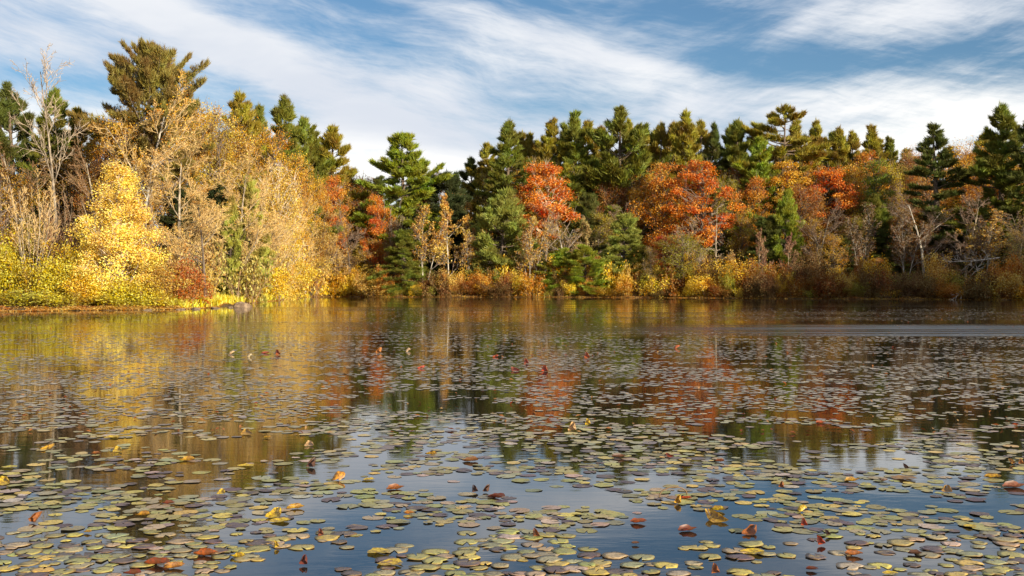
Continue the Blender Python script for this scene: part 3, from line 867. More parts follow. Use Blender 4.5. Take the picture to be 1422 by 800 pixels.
# ---- far shore: softer greens
leafy('young_pine', 'young_pine', 690, 262, 92, 136, SAGE, 'soft yellow green feathery tree beside the tan birches', 'tree', rot=0.7)
leafy('hemlock', 'hemlock_tree', 558, 318, 80, 133, PINE, 'dark bushy hemlock at the water below the lone pine', 'hemlock')
leafy('hemlock', 'hemlock_tree', 868, 296, 84, 134, SAGE, 'yellow green hemlock left of the olive gold tree', 'hemlock', rot=2.2)
leafy('young_pine', 'young_pine', 884, 340, 60, 132, PINE, 'dark green young pine in front of the yellow green hemlock', 'young pine')
leafy('young_pine', 'young_pine', 815, 340, 66, 131, PINE_BRIGHT, 'bright green young pine by the water near the big maple', 'young pine')
leafy('young_pine', 'young_pine', 776, 344, 60, 132, PINE_BRIGHT, 'bright green young pine straight below the big red maple', 'young pine', rot=1.5)
leafy('maple_c', 'tree', 1218, 212, 60, 142, (0.20, 0.26, 0.025), 'light green tree among orange crowns on the right', 'tree')
leafy('young_pine', 'young_pine', 1214, 268, 56, 136, PINE, 'green young pine under the light green tree', 'young pine')
leafy('young_pine', 'young_pine', 1086, 264, 50, 134, PINE_BRIGHT, 'slim bright young pine under the golden orange maple', 'young pine')
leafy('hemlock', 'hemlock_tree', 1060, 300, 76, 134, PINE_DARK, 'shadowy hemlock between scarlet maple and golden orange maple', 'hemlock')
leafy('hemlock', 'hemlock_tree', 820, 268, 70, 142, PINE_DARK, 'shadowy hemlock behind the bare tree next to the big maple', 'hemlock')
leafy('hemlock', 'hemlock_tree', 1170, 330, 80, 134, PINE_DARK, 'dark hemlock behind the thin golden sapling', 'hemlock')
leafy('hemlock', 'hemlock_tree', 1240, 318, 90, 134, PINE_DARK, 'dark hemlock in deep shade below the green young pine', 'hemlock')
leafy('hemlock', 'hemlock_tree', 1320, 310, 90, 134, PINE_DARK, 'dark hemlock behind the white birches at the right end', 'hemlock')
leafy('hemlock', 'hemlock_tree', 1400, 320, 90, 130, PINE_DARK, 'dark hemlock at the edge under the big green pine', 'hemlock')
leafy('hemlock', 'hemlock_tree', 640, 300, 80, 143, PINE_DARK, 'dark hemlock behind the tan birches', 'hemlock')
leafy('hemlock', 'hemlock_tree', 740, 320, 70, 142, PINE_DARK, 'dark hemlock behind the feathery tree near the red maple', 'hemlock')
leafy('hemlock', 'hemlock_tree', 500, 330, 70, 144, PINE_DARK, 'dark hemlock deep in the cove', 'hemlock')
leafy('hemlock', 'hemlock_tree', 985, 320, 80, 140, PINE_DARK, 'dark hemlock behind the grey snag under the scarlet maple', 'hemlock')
# ---- far shore: bare and half bare trees
def bare(proto, px, top, w, Y, leafc, label, twig=TW_GREY, bark=BK_PALE, cat='bare tree', kind='bare_tree', **k): return place(proto, kind, px, top, w, Y, leafc, label, cat, bark=bark, twig=twig, **k)
bare('tan_tree', 622, 268, 84, 135, TAN, 'tan leaved birches with thin pale trunks near the rust oak', TW_PINK, BK_WHITE, 'birch', 'birch_tree')
bare('birch_slim', 590, 285, 66, 134, TAN, 'slim birch stems beside the dark bushy hemlock', TW_PINK, BK_WHITE, 'birch', 'birch_tree')
bare('pale_stems', 548, 272, 44, 138, TAN, 'pale dead stems under the lone broad pine', TW_GREY, BK_WHITE)
bare('bare_c', 488, 290, 88, 131, BROWN, 'grey brown bare tree overhanging the mouth of the cove', TW_PINK, BK)
bare('bare_a', 786, 286, 80, 134, TAN, 'spreading bare tree with white limbs below the red maple', TW_GREY, BK_WHITE)
bare('birch_slim', 738, 300, 50, 132, TAN, 'slender pale birch between feathery tree and red maple', TW_GREY, BK_WHITE, 'birch', 'birch_tree')
bare('bare_a', 872, 248, 90, 143, PINK, 'twiggy grey bare tree under the broad armed pine', TW_PINK, BK_PALE)
bare('dead_snag', 993, 282, 54, 131, TAN, 'dead grey snag with feathery side branches under scarlet maple', TW_GREY, BK_PALE, 'dead tree', 'dead_tree')
bare('bare_b', 955, 300, 70, 135, TAN, 'bare tree threading up under the scarlet maple', TW_GREY, BK_PALE)
bare('tan_tree', 1052, 316, 40, 130, PINK, 'small pinkish bare tree in front of the shadowy hemlock', TW_PINK, BK_PALE)
bare('tan_tree', 1092, 322, 44, 130, PINK, 'pinkish bare sapling beneath the rusty brown oak', TW_PINK, BK_PALE)
bare('bare_a', 1136, 274, 76, 131, BROWN, 'brown bare tree under the vivid orange red maple', TW_PINK, BK_PALE)
bare('birch_slim', 1196, 280, 60, 128, BROWN, 'thin grey birch stems rising in front of dark hemlock', TW_GREY, BK_WHITE, 'birch', 'birch_tree')
bare('bare_a', 1284, 252, 104, 128, BROWN, 'large bare birch with white trunk below gaunt dark pine', TW_PINK, BK_WHITE, 'birch', 'birch_tree')
bare('birch_slim', 1258, 290, 60, 125, BROWN, 'slim birch pair left of the large white trunked birch', TW_GREY, BK_WHITE, 'birch', 'birch_tree')
bare('bare_b', 1340, 262, 90, 126, BROWN, 'tangled bare tree over the fallen pale trunk', TW_PINK, BK_PALE)
bare('birch_slim', 1372, 290, 70, 124, TAN, 'white birch stems close to the fallen pale trunk', TW_GREY, BK_WHITE, 'birch', 'birch_tree')
bare('bare_a', 1414, 262, 90, 124, TAN, 'bare tree leaning in from the edge of the right bank', TW_PINK, BK_PALE)
bare('bare_c', 690, 330, 70, 146, BROWN, 'dim bare tree hidden behind the feathery tree', TW_GREY, BK)
bare('birch_slim', 655, 300, 50, 136, TAN, 'thin birch between tan birches and feathery tree', TW_GREY, BK_WHITE, 'birch', 'birch_tree')
bare('tan_tree', 1015, 346, 46, 128, (0.50, 0.36, 0.12), 'pale straw coloured small tree right of the grey snag', TW_GREY, BK_PALE, 'tree')
bare('tan_tree', 820, 300, 66, 136, (0.36, 0.26, 0.10), 'straw tinted bare tree right of the white limbed tree', TW_BEIGE, BK_PALE)
leafy('oak_a', 'tree', 945, 322, 86, 129, OLIVE, 'round olive gold tree at the water under scarlet maple', 'tree', rot=1.1)
leafy('thin_gold', 'tree', 905, 340, 36, 129, (0.34, 0.22, 0.05), 'thin yellowing tree left of the olive gold tree', 'tree')
leafy('thin_gold', 'tree', 1215, 356, 50, 124, ORANGE, 'low orange tree in the shade below the thin birches', 'tree')
leafy('thin_gold', 'tree', 1310, 350, 50, 122, RUST, 'low rust tree beside the fallen pale trunk', 'tree')
leafy('thin_gold', 'tree', 1412, 315, 50, 121, (0.5, 0.33, 0.08), 'pale gold tree at the edge of the right bank', 'tree')
leafy('thin_gold', 'tree', 720, 300, 50, 141, GOLD, 'gold dotted tree between feathery tree and birch', 'tree')
leafy('thin_gold', 'tree', 545, 300, 44, 138, (0.45, 0.28, 0.10), 'buff sapling behind the dark bushy hemlock', 'tree')

# ---- left bank
G_LB = 'trees on the left bank'
leafy('aspen', 'aspen_tree', 166, 224, 158, 76, PALE_YELLOW, 'bright pale yellow aspen glowing in the sun on the left bank', 'aspen', bark=BK_PALE, rot=0.3)
bare('bare_tall', 88, 60, 120, 86, TAN, 'tall pale barked bare tree leaning against the sky', (0.36, 0.28, 0.20), (0.36, 0.29, 0.21), rot=0.1)
bare('bare_a', 196, 96, 170, 90, GOLD, 'bare tree with white forked limbs in front of the old pine', TW_BEIGE, BK_WHITE)
bare('bare_b', 250, 176, 160, 84, (0.5, 0.3, 0.08), 'wide beige twiggy tree right of the bright aspen', TW_BEIGE, BK_PALE)
bare('bare_c', 285, 238, 150, 80, TAN, 'low spreading bare tree with dark curving boughs by the shore', TW_BEIGE, BK)
bare('bare_b', 330, 196, 130, 93, TAN, 'beige twiggy tree behind the green juniper', TW_BEIGE, BK_PALE)
bare('bare_c', 408, 246, 84, 108, TAN, 'beige bare tree sloping down behind the golden willow', TW_BEIGE, BK_PALE)
bare('bare_b', 440, 262, 92, 132, TAN, 'tan bare tree at the tip of the left bank', TW_BEIGE, BK_PALE)
bare('bare_c', 360, 215, 110, 100, TAN, 'beige bare tree under the golden oak on the slope', TW_BEIGE, BK_PALE)
bare('bare_a', 136, 176, 110, 92, BROWN, 'brown bare tree behind the top of the bright aspen', TW_BROWN, BK_PALE)
bare('bare_a', 30, 170, 110, 92, BROWN, 'brown bare tree under the deep green pine at the edge', TW_BROWN, BK_PALE)
bare('pale_stems', 42, 236, 120, 77, TAN, 'fan of slim pale bare stems above yellow green shrubs', TW_BEIGE, BK_PALE, 'shrub', 'bare_shrub')
bare('pale_stems', 88, 250, 100, 80, TAN, 'second fan of bare stems against the bright aspen', TW_BROWN, BK_PALE, 'shrub', 'bare_shrub')
bare('pale_stems', -30, 230, 110, 78, TAN, 'bare stems spilling over the edge of the left bank', TW_BROWN, BK_PALE, 'shrub', 'bare_shrub')
bare('bare_c', 466, 312, 74, 132, TAN, 'low beige twiggy tree overhanging the tip of the left bank', TW_BEIGE, BK)
leafy('oak_b', 'oak_tree', 168, 148, 120, 95, (0.5, 0.25, 0.025), 'orange gold oak tangled below the old pine', 'oak tree')
leafy('oak_a', 'oak_tree', 240, 130, 110, 99, (0.45, 0.25, 0.04), 'gold oak beneath the right half of the old pine', 'oak tree')
leafy('oak_b', 'oak_tree', 380, 172, 96, 116, (0.52, 0.26, 0.015), 'golden orange oak below the tallest left slope pine', 'oak tree')
leafy('thin_gold', 'oak_tree', 300, 160, 90, 106, (0.42, 0.30, 0.04), 'greenish gold tree right of the old pine', 'tree')
leafy('oak_a', 'oak_tree', 438, 240, 46, 126, GOLD, 'small golden oak above the tip of the left bank', 'oak tree')
leafy('oak_b', 'oak_tree', 330, 178, 80, 112, (0.46, 0.24, 0.02), 'golden oak between greenish gold tree and the slope pines', 'oak tree')
leafy('oak_a', 'oak_tree', 8, 225, 90, 90, (0.40, 0.20, 0.02), 'dull gold oak at the edge behind bare stems', 'oak tree')
leafy('oak_b', 'oak_tree', 140, 215, 90, 94, RUST, 'dark rust oak half hidden behind the bright aspen', 'oak tree')
leafy('willow', 'willow_tree', 388, 222, 84, 94, (0.62, 0.42, 0.08), 'golden willow with trailing plumes near the rock', 'willow', bark=BK_PALE)
leafy('willow', 'willow_tree', 402, 300, 58, 98, YELLOW, 'lower yellow willow spilling toward the tip of the bank', 'willow', bark=BK_PALE)
leafy('hemlock', 'juniper_tree', 345, 246, 64, 97, (0.36, 0.32, 0.06), 'olive green juniper among beige twigs on the left bank', 'juniper')
leafy('young_pine', 'juniper_tree', 318, 272, 40, 93, (0.36, 0.33, 0.06), 'smaller olive juniper left of the green juniper', 'juniper')

leafy('oak_b', 'oak_tree', 212, 146, 130, 106, (0.55, 0.30, 0.03), 'gold oak deep under the middle of the old pine', 'oak tree')
leafy('oak_a', 'oak_tree', 282, 150, 120, 110, (0.52, 0.32, 0.04), 'tawny gold oak behind the wide beige twiggy tree', 'oak tree')
leafy('oak_b', 'oak_tree', 100, 205, 110, 100, (0.36, 0.18, 0.03), 'brown gold oak behind the pale leaning bare tree', 'oak tree')
leafy('oak_b', 'oak_tree', 252, 118, 110, 104, (0.50,0.30,0.04), 'gold oak just under the right edge of the old pine crown', 'oak tree')
leafy('oak_a', 'oak_tree', 302, 140, 100, 112, (0.56,0.36,0.04), 'yellow gold oak in front of the olive pine top', 'oak tree')
leafy('oak_b', 'oak_tree', 345, 160, 90, 118, (0.60,0.31,0.02), 'deep gold oak left of the golden orange oak', 'oak tree')
leafy('oak_a', 'oak_tree', 410, 206, 64, 124, (0.60,0.32,0.02), 'gold oak on the lower slope under the shoulder pine', 'oak tree')
leafy('oak_b', 'oak_tree', 470, 244, 60, 134, (0.50,0.25,0.03), 'bronze oak behind the narrow red maple', 'oak tree')
leafy('oak_b', 'oak_tree', 150, 170, 110, 100, (0.58,0.27,0.02), 'orange oak left of the old pine trunk', 'oak tree')
bare('bare_c', 424, 244, 90, 126, TAN, 'fine twigged tan tree on the shoulder above the yellow willow', TW_BEIGE, BK_PALE)
bare('bare_b', 456, 284, 80, 138, TAN, 'soft tan tree between the tip of the bank and narrow red maple', TW_BEIGE, BK_PALE)
leafy('oak_a', 'oak_tree', 432, 300, 80, 130, (0.56, 0.36, 0.08), 'buff oak low beneath the small golden oak', 'oak tree')
# ---- shrubs, left bank
def shrub(proto, px, top, w, Y, c, label, **k): return place(proto, 'shrub', px, top, w, Y, c, label, 'shrub', twig=TW_BROWN, **k)
YG = (0.46, 0.36, 0.025)
GL = 'shrubs on the left bank'
shrub('shrub_a', 8, 322, 92, 74, YG, 'tall yellow green shrub at the edge of the left bank', group=GL)
shrub('shrub_b', 55, 352, 90, 73.5, YG, 'yellow green shrub under the fan of pale stems', group=GL)
shrub('shrub_c', 100, 330, 74, 75.5, (0.5, 0.36, 0.03), 'upright golden shrub between pale stems and bright aspen', group=GL)
shrub('shrub_a', 128, 372, 80, 73, YELLOW, 'low yellow shrub at the foot of the bright aspen', group=GL)
shrub('shrub_b', 190, 380, 90, 73.5, (0.55, 0.40, 0.03), 'low gold shrub just right of the aspen foot', group=GL)
shrub('shrub_c', 226, 360, 70, 75, (0.5, 0.33, 0.06), 'tawny shrub touching the red shrub', group=GL)
shrub('shrub_a', 260, 356, 84, 76, (0.38, 0.125, 0.03), 'rusty red shrub at the water near the rocks', group=GL)
shrub('shrub_thin', 296, 360, 70, 84, (0.50, 0.34, 0.05), 'thin gold shrub right behind the grey rock', group=GL)
shrub('shrub_b', 335, 370, 80, 97, (0.55, 0.36, 0.03), 'low gold shrub on the grassy point', group=GL)
shrub('shrub_b', 372, 366, 80, 106, YELLOW, 'yellow shrub under the golden willow', group=GL)
shrub('shrub_a', 405, 350, 70, 116, (0.66, 0.44, 0.04), 'bright yellow shrub under the lower yellow willow', group=GL)
shrub('shrub_thin', 432, 350, 60, 116, TAN, 'tan shrub at the very tip of the left bank', group=GL)
shrub('shrub_fine', 85, 286, 76, 80, PINK, 'pinkish brown shrub between bare stems and aspen', group=GL)
shrub('shrub_c', 30, 300, 70, 80, (0.42, 0.30, 0.03), 'dull gold shrub behind the fan of pale stems', group=GL)
shrub('shrub_thin', 340, 318, 110, 84, (0.40, 0.30, 0.08), 'pale tan shrub below the green juniper', group=GL)
shrub('shrub_thin', 250, 320, 100, 80, (0.45, 0.28, 0.08), 'tan shrub behind the rusty red shrub', group=GL)
shrub('shrub_thin', 300, 300, 110, 88, (0.42, 0.27, 0.08), 'tan undergrowth shrub beneath the low spreading bare tree', group=GL)
shrub('shrub_thin', 385, 310, 90, 97, (0.52, 0.36, 0.10), 'straw shrub behind the golden willow stem', group=GL)
shrub('shrub_d', 160, 402, 90, 72.4, (0.5, 0.38, 0.03), 'lowest yellow shrub touching the water under the aspen', group=GL)
shrub('shrub_d', 30, 398, 90, 70.5, (0.42, 0.36, 0.03), 'lowest yellow green shrub touching the water near the edge', group=GL)
shrub('shrub_d', 88, 400, 80, 71.5, (0.45, 0.34, 0.03), 'low olive gold shrub at the water below upright golden shrub', group=GL)
shrub('shrub_d', 222, 404, 60, 74, (0.45, 0.32, 0.03), 'low mustard shrub at the water beside the red shrub', group=GL)
shrub('shrub_c', -45, 330, 90, 72, YG, 'yellow green shrub just outside the edge of the bank', group=GL)

# ---- shrubs along the far waterline: named by what they grow under
marks = [(488, 'the grey brown cove tree'), (522, 'the small vivid red maple'), (556, 'the dark bushy hemlock'), (590, 'the slim birch stems'), (624, 'the tan birches'), (655, 'the thin birch'), (690, 'the feathery tree'),
         (736, 'the slender pale birch'), (772, 'the big red maple'), (815, 'the bright young pine'), (868, 'the yellow green hemlock'), (905, 'the thin yellowing tree'), (945, 'the olive gold tree'), (993, 'the grey snag'), (1018, 'the straw coloured tree'),
         (1052, 'the small pinkish tree'), (1092, 'the pinkish sapling'), (1136, 'the brown bare tree'), (1162, 'the thin golden sapling'), (1196, 'the thin birch stems'), (1218, 'the low orange tree'), (1258, 'the slim birch pair'),
         (1286, 'the white trunked birch'), (1312, 'the low rust tree'), (1342, 'the tangled bare tree'), (1374, 'the white birch stems'), (1412, 'the pale gold tree')]
NAMED = [('yellow', (0.75, 0.50, 0.03)), ('golden', (0.66, 0.38, 0.02)), ('orange', (0.5, 0.2, 0.02)), ('rusty', RUST), ('olive', OLIVE), ('brown', BROWN), ('tawny', TAN)]
px = 462.0
while px < 1440:
    dim = px > 1060
    wts = [0.15, 0.19, 0.11, 0.15, 0.18, 0.13, 0.09] if not dim else [0.03, 0.08, 0.08, 0.20, 0.22, 0.27, 0.12]
    if px < 500: wts = [0.3, 0.3, 0.1, 0.1, 0.1, 0.05, 0.05]
    back = len(MADE) % 2
    top = random.uniform(346, 380) if back else random.uniform(366, 401); w = random.uniform(26, 66)
    Yb = float(np.interp(px, SHPX, SHY)) + (random.uniform(1.8, 3.6) if back else random.uniform(0.3, 1.1))
    mx, mn = min(marks, key=lambda q: abs(q[0] - px))
    rel = 'in front of' if abs(px - mx) < 9 else ('left of' if px < mx else 'right of')
    for tries in range(60):
        cn, cc = NAMED[int(rng.choice(7, p=wts))]
        size = 'low' if top > 382 else ('tall' if top < 372 else 'rounded')
        lab = f'{size} {cn} shrub on the far waterline {rel} {mn}'
        if lab not in USED: break
        top = random.uniform(362, 394)
    if lab not in USED:
        c = tuple(np.clip(np.array(cc) * random.uniform(0.8, 1.15), 0, 1))
        shrub(random.choice(['shrub_a', 'shrub_b', 'shrub_c', 'shrub_d', 'shrub_thin', 'shrub_fine']), px, top, w, Yb, c, lab, group='shrubs along the far waterline')
    px += random.uniform(6.5, 11)

# ---- woods outside the view on the right bank (they cast the shade on the far right shore)
for i, (x, y, h) in enumerate([(80, 92, 17), (83, 83, 21), (86, 76, 24), (83, 69, 26), (88, 63, 27), (91, 96, 19), (87, 56, 24), (93, 82, 24), (95, 70, 27), (98, 90, 21), (85, 73, 23)]):
    P = PROTO[['pine_a', 'pine_b', 'maple_c', 'pine_c', 'maple_a'][i % 5]]
    root = bpy.data.objects.new('pine_tree' if 'needle' in P['parts'][-1][1].materials[0].name else 'maple_tree', None)
    root.location = (x, y, gz(x, y) - 0.05); root.rotation_euler = (0, 0, i * 1.7); s = h / P['H']; root.scale = (s * 1.5, s * 1.5, s)
    link(root, label=say(['tall', 'shaggy', 'leafy', 'upswept', 'broad', 'dense', 'ragged', 'golden', 'dark', 'bushy', 'stout'][i] + ' tree on the right bank beyond the edge of the view'), cat='tree', group='trees on the right bank')
    for pn, me in P['parts']:
        o = bpy.data.objects.new(pn, me); o.color = (*(BK if pn in ('trunk', 'limbs') else (PINE if root.name.startswith('pine') else GOLD)), 1); link(o, parent=root)

# ---- deep wood behind the trees one can tell apart: one mass of undergrowth and hidden trunks
def stuff_mass(name, points, protos, part_pick, mat, scale, label):
    """copies of plant meshes baked into one mesh"""
    Vs, Ls, Ns, Ts, nv = [], [], [], [], 0
    cache = {}
    for q, (x, y, z, s) in enumerate(points):
        pn = protos[q % len(protos)]
        me = dict(PROTO[pn]['parts'])[part_pick]
        if pn not in cache:
            v = np.empty(len(me.vertices) * 3, np.float32); me.vertices.foreach_get('co', v)
            l = np.empty(len(me.loops), np.int32); me.loops.foreach_get('vertex_index', l)
            n = np.empty(len(me.polygons), np.int32); me.polygons.foreach_get('loop_total', n)
            t = np.empty(len(me.polygons), np.float32); me.attributes['tint'].data.foreach_get('value', t)
            cache[pn] = (v.reshape(-1, 3), l, n, t)
        v, l, n, t = cache[pn]
        a = random.uniform(0, 6.28); c_, s_ = math.cos(a), math.sin(a)
        w = np.stack([v[:, 0] * c_ - v[:, 1] * s_, v[:, 0] * s_ + v[:, 1] * c_, v[:, 2]], 1) * s + np.array([x, y, z])
        Vs.append(w); Ls.append(l + nv); Ns.append(n); Ts.append(t); nv += len(v)
    n = np.concatenate(Ns)
    return mesh_from(name, np.concatenate(Vs), np.concatenate(Ls), np.concatenate(([0], np.cumsum(n)[:-1])), mat, np.concatenate(Ts))


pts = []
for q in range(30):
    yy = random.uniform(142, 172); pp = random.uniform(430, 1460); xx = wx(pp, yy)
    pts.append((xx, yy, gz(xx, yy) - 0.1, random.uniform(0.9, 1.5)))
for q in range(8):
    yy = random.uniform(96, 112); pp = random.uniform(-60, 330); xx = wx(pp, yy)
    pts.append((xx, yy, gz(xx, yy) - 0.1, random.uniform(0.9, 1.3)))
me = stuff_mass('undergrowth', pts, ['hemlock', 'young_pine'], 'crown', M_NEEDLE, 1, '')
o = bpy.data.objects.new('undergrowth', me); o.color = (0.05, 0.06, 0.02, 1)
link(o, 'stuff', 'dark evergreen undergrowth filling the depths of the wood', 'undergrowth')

# ------------------------------------------------------------------ rocks, grass, fallen wood
def rock_mesh(name, seed, sx, sy, sz):
    import bmesh
    bm = bmesh.new(); bmesh.ops.create_icosphere(bm, subdivisions=3, radius=1)
    r = np.random.default_rng(seed); ph = r.uniform(0, 6, 9)
    cuts = norm(r.normal(size=(9, 3))); cd = r.uniform(0.62, 0.9, 9)
    for v in bm.verts:
        p = np.array(v.co)
        for n_, d_ in zip(cuts, cd):
            e = p @ n_ - d_
            if e > 0: p = p - n_ * e * 0.9
        p = p * (1 + 0.05 * math.sin(5 * p[0] + ph[0]) * math.sin(6 * p[1] + ph[1]) + 0.03 * math.sin(13 * p[2] + ph[2]))
        v.co = (p[0] * sx, p[1] * sy, p[2] * sz)
    me = bpy.data.meshes.new(name); bm.to_mesh(me); bm.free(); me.materials.append(M_ROCK)
    return me


for q, (px, py, wpx, hpx, lab) in enumerate([(337, 427.0, 25, 10, 'largest grey brown boulder sitting in the water off the left bank'), (300, 428.5, 16, 4, 'low wet rock beside the largest boulder'), (272, 429.5, 14, 5, 'small rock under the rusty red shrub'),
                                            (249, 430, 14, 3.5, 'flat stone on the shore under the mustard shrub'), (205, 431, 12, 4, 'small flat stone at the aspen end of the shore'), (320, 427.4, 10, 4, 'dark rock tucked behind the largest boulder')]):
    Y = shore_y(py); s = Y / FPX
    o = bpy.data.objects.new('rock', rock_mesh('rock', 60 + q, wpx * s * 0.55, wpx * s * 0.45, hpx * s * (0.85 if q == 0 else 0.55)))
    o.location = (wx(px, Y), Y, 0.0); o.rotation_euler = (0, 0.12, q * 0.9 + 0.5)
    link(o, label=say(lab), cat='rock', group='rocks along the left bank')

# bright grass on the point
r = np.random.default_rng(71)
S = Soup()
n = 9000
px_, t_ = r.uniform(318, 432, n), r.random(n)
px_ = r.uniform(262, 440, n)
base_y = np.interp(px_, SHPX, SHY) + r.uniform(0, 1.5, n)
bx = (px_ - 711) / FPX * base_y - t_ ** 1.3 * 3.2; bz = ground_z(bx, base_y)
ok = bz > 0.0
bx, base_y, bz = bx[ok], base_y[ok], bz[ok]
P0 = np.stack([bx, base_y, bz], 1); n = len(P0)
D = norm(np.stack([r.normal(0, .35, n), r.normal(0, .35, n), np.ones(n)], 1)); ln = r.uniform(0.25, 0.75, n)
A, B = frames(D, r); mid = P0 + D * (ln * 0.6)[:, None]; tip = mid + norm(D + r.normal(size=D.shape) * 0.4) * (ln * 0.4)[:, None]
w = 0.03
V = np.stack([P0 - A * w, P0 + A * w, mid + A * w * 0.7, tip, mid - A * w * 0.7], 1)
S.add(V, np.arange(5 * n).reshape(n, 5), r.random(n))
o = bpy.data.objects.new('grass', S.build('grass', M_LEAF)); o.color = (0.62, 0.52, 0.05, 1)
link(o, 'stuff', 'yellow green marsh grass on the point of the left bank', 'grass')

# fallen leaves on the banks
S = Soup()
n = 16000
px_ = np.concatenate([r.uniform(-40, 440, n // 2), r.uniform(440, 1440, n // 2)])
sy_ = np.interp(px_, [(x * FPX / y) + 711 for x, y in shore[:22]], [y for x, y in shore[:22]]) + np.abs(r.normal(0, 1.0, len(px_))) - 0.6
X_ = (px_ - 711) / FPX * sy_
Zg = np.maximum(ground_z(X_, sy_), 0.0) + 0.03
add_leaves(S, np.stack([X_, sy_, Zg], 1), 0.14, r, up=1.6)
o = bpy.data.objects.new('fallen_leaves', S.build('fallen_leaves', M_LEAF)); o.color = (0.46, 0.24, 0.05, 1)
link(o, 'stuff', 'fallen leaves strewn along the water line', 'fallen leaves')


def log_tree(px0, py0, px1, py1, Y, rad, label, seed, kids=12):
    r = np.random.default_rng(seed)
    a = np.array([wx(px0, Y), Y, CAM_H + (HORIZON - py0) / FPX * Y]); b = np.array([wx(px1, Y - 1), Y - 1, CAM_H + (HORIZON - py1) / FPX * (Y - 1)])
    L = np.linalg.norm(b - a)
    lv = [dict(seg=8, wob=0.05, up=0.0, n=kids, t=(0.3, 1), ang=50, ratio=0.4, rr=0.5, rmin=0.02, end=0.3), dict(seg=4, wob=0.12, up=0.0, n=5, t=(.2, 1), ang=40, ratio=.5, rr=.6, rmin=0.015), dict(seg=2, wob=.15, up=0, n=0, t=(0, 1), ang=0, ratio=0, rr=1)]
    res, _ = grow(r, L, rad, lv, stems=(np.zeros((1, 3)), norm((b - a)[None]), np.array([L]), np.array([rad])))
    root = bpy.data.objects.new('fallen_tree', None); root.location = a
    link(root, label=say(label), cat='fallen tree', group='fallen trees on the right bank')
    T, W = Soup(), Soup()
    add_tubes(T, *res[0], 7, r)
    for q in res[1:]: add_tubes(W, *q, 4, r)
    for nm, s in (('trunk', T), ('crown', W)):
        o = bpy.data.objects.new(nm, s.build('fallen_' + nm, M_BARK if nm == 'trunk' else M_TWIG)); o.color = (0.55, 0.48, 0.40, 1); link(o, parent=root)
log_tree(1388, 358, 1312, 364, 117, 0.08, 'pale fallen trunk with bare branches lying in the right wood', 81)
log_tree(1346, 402, 1322, 416, 114, 0.05, 'short dead branch dipping into the water below the fallen trunk', 82, 7)
log_tree(1340, 395, 1375, 352, 119, 0.06, 'grey dead trunk leaning up beside the pale fallen trunk', 83, 6)

# ------------------------------------------------------------------ the water's surface: lily pads
def at(px, py, z=0.0):
    Y = (CAM_H - z) * FPX / (py - HORIZON)
    return wx(px, Y), Y


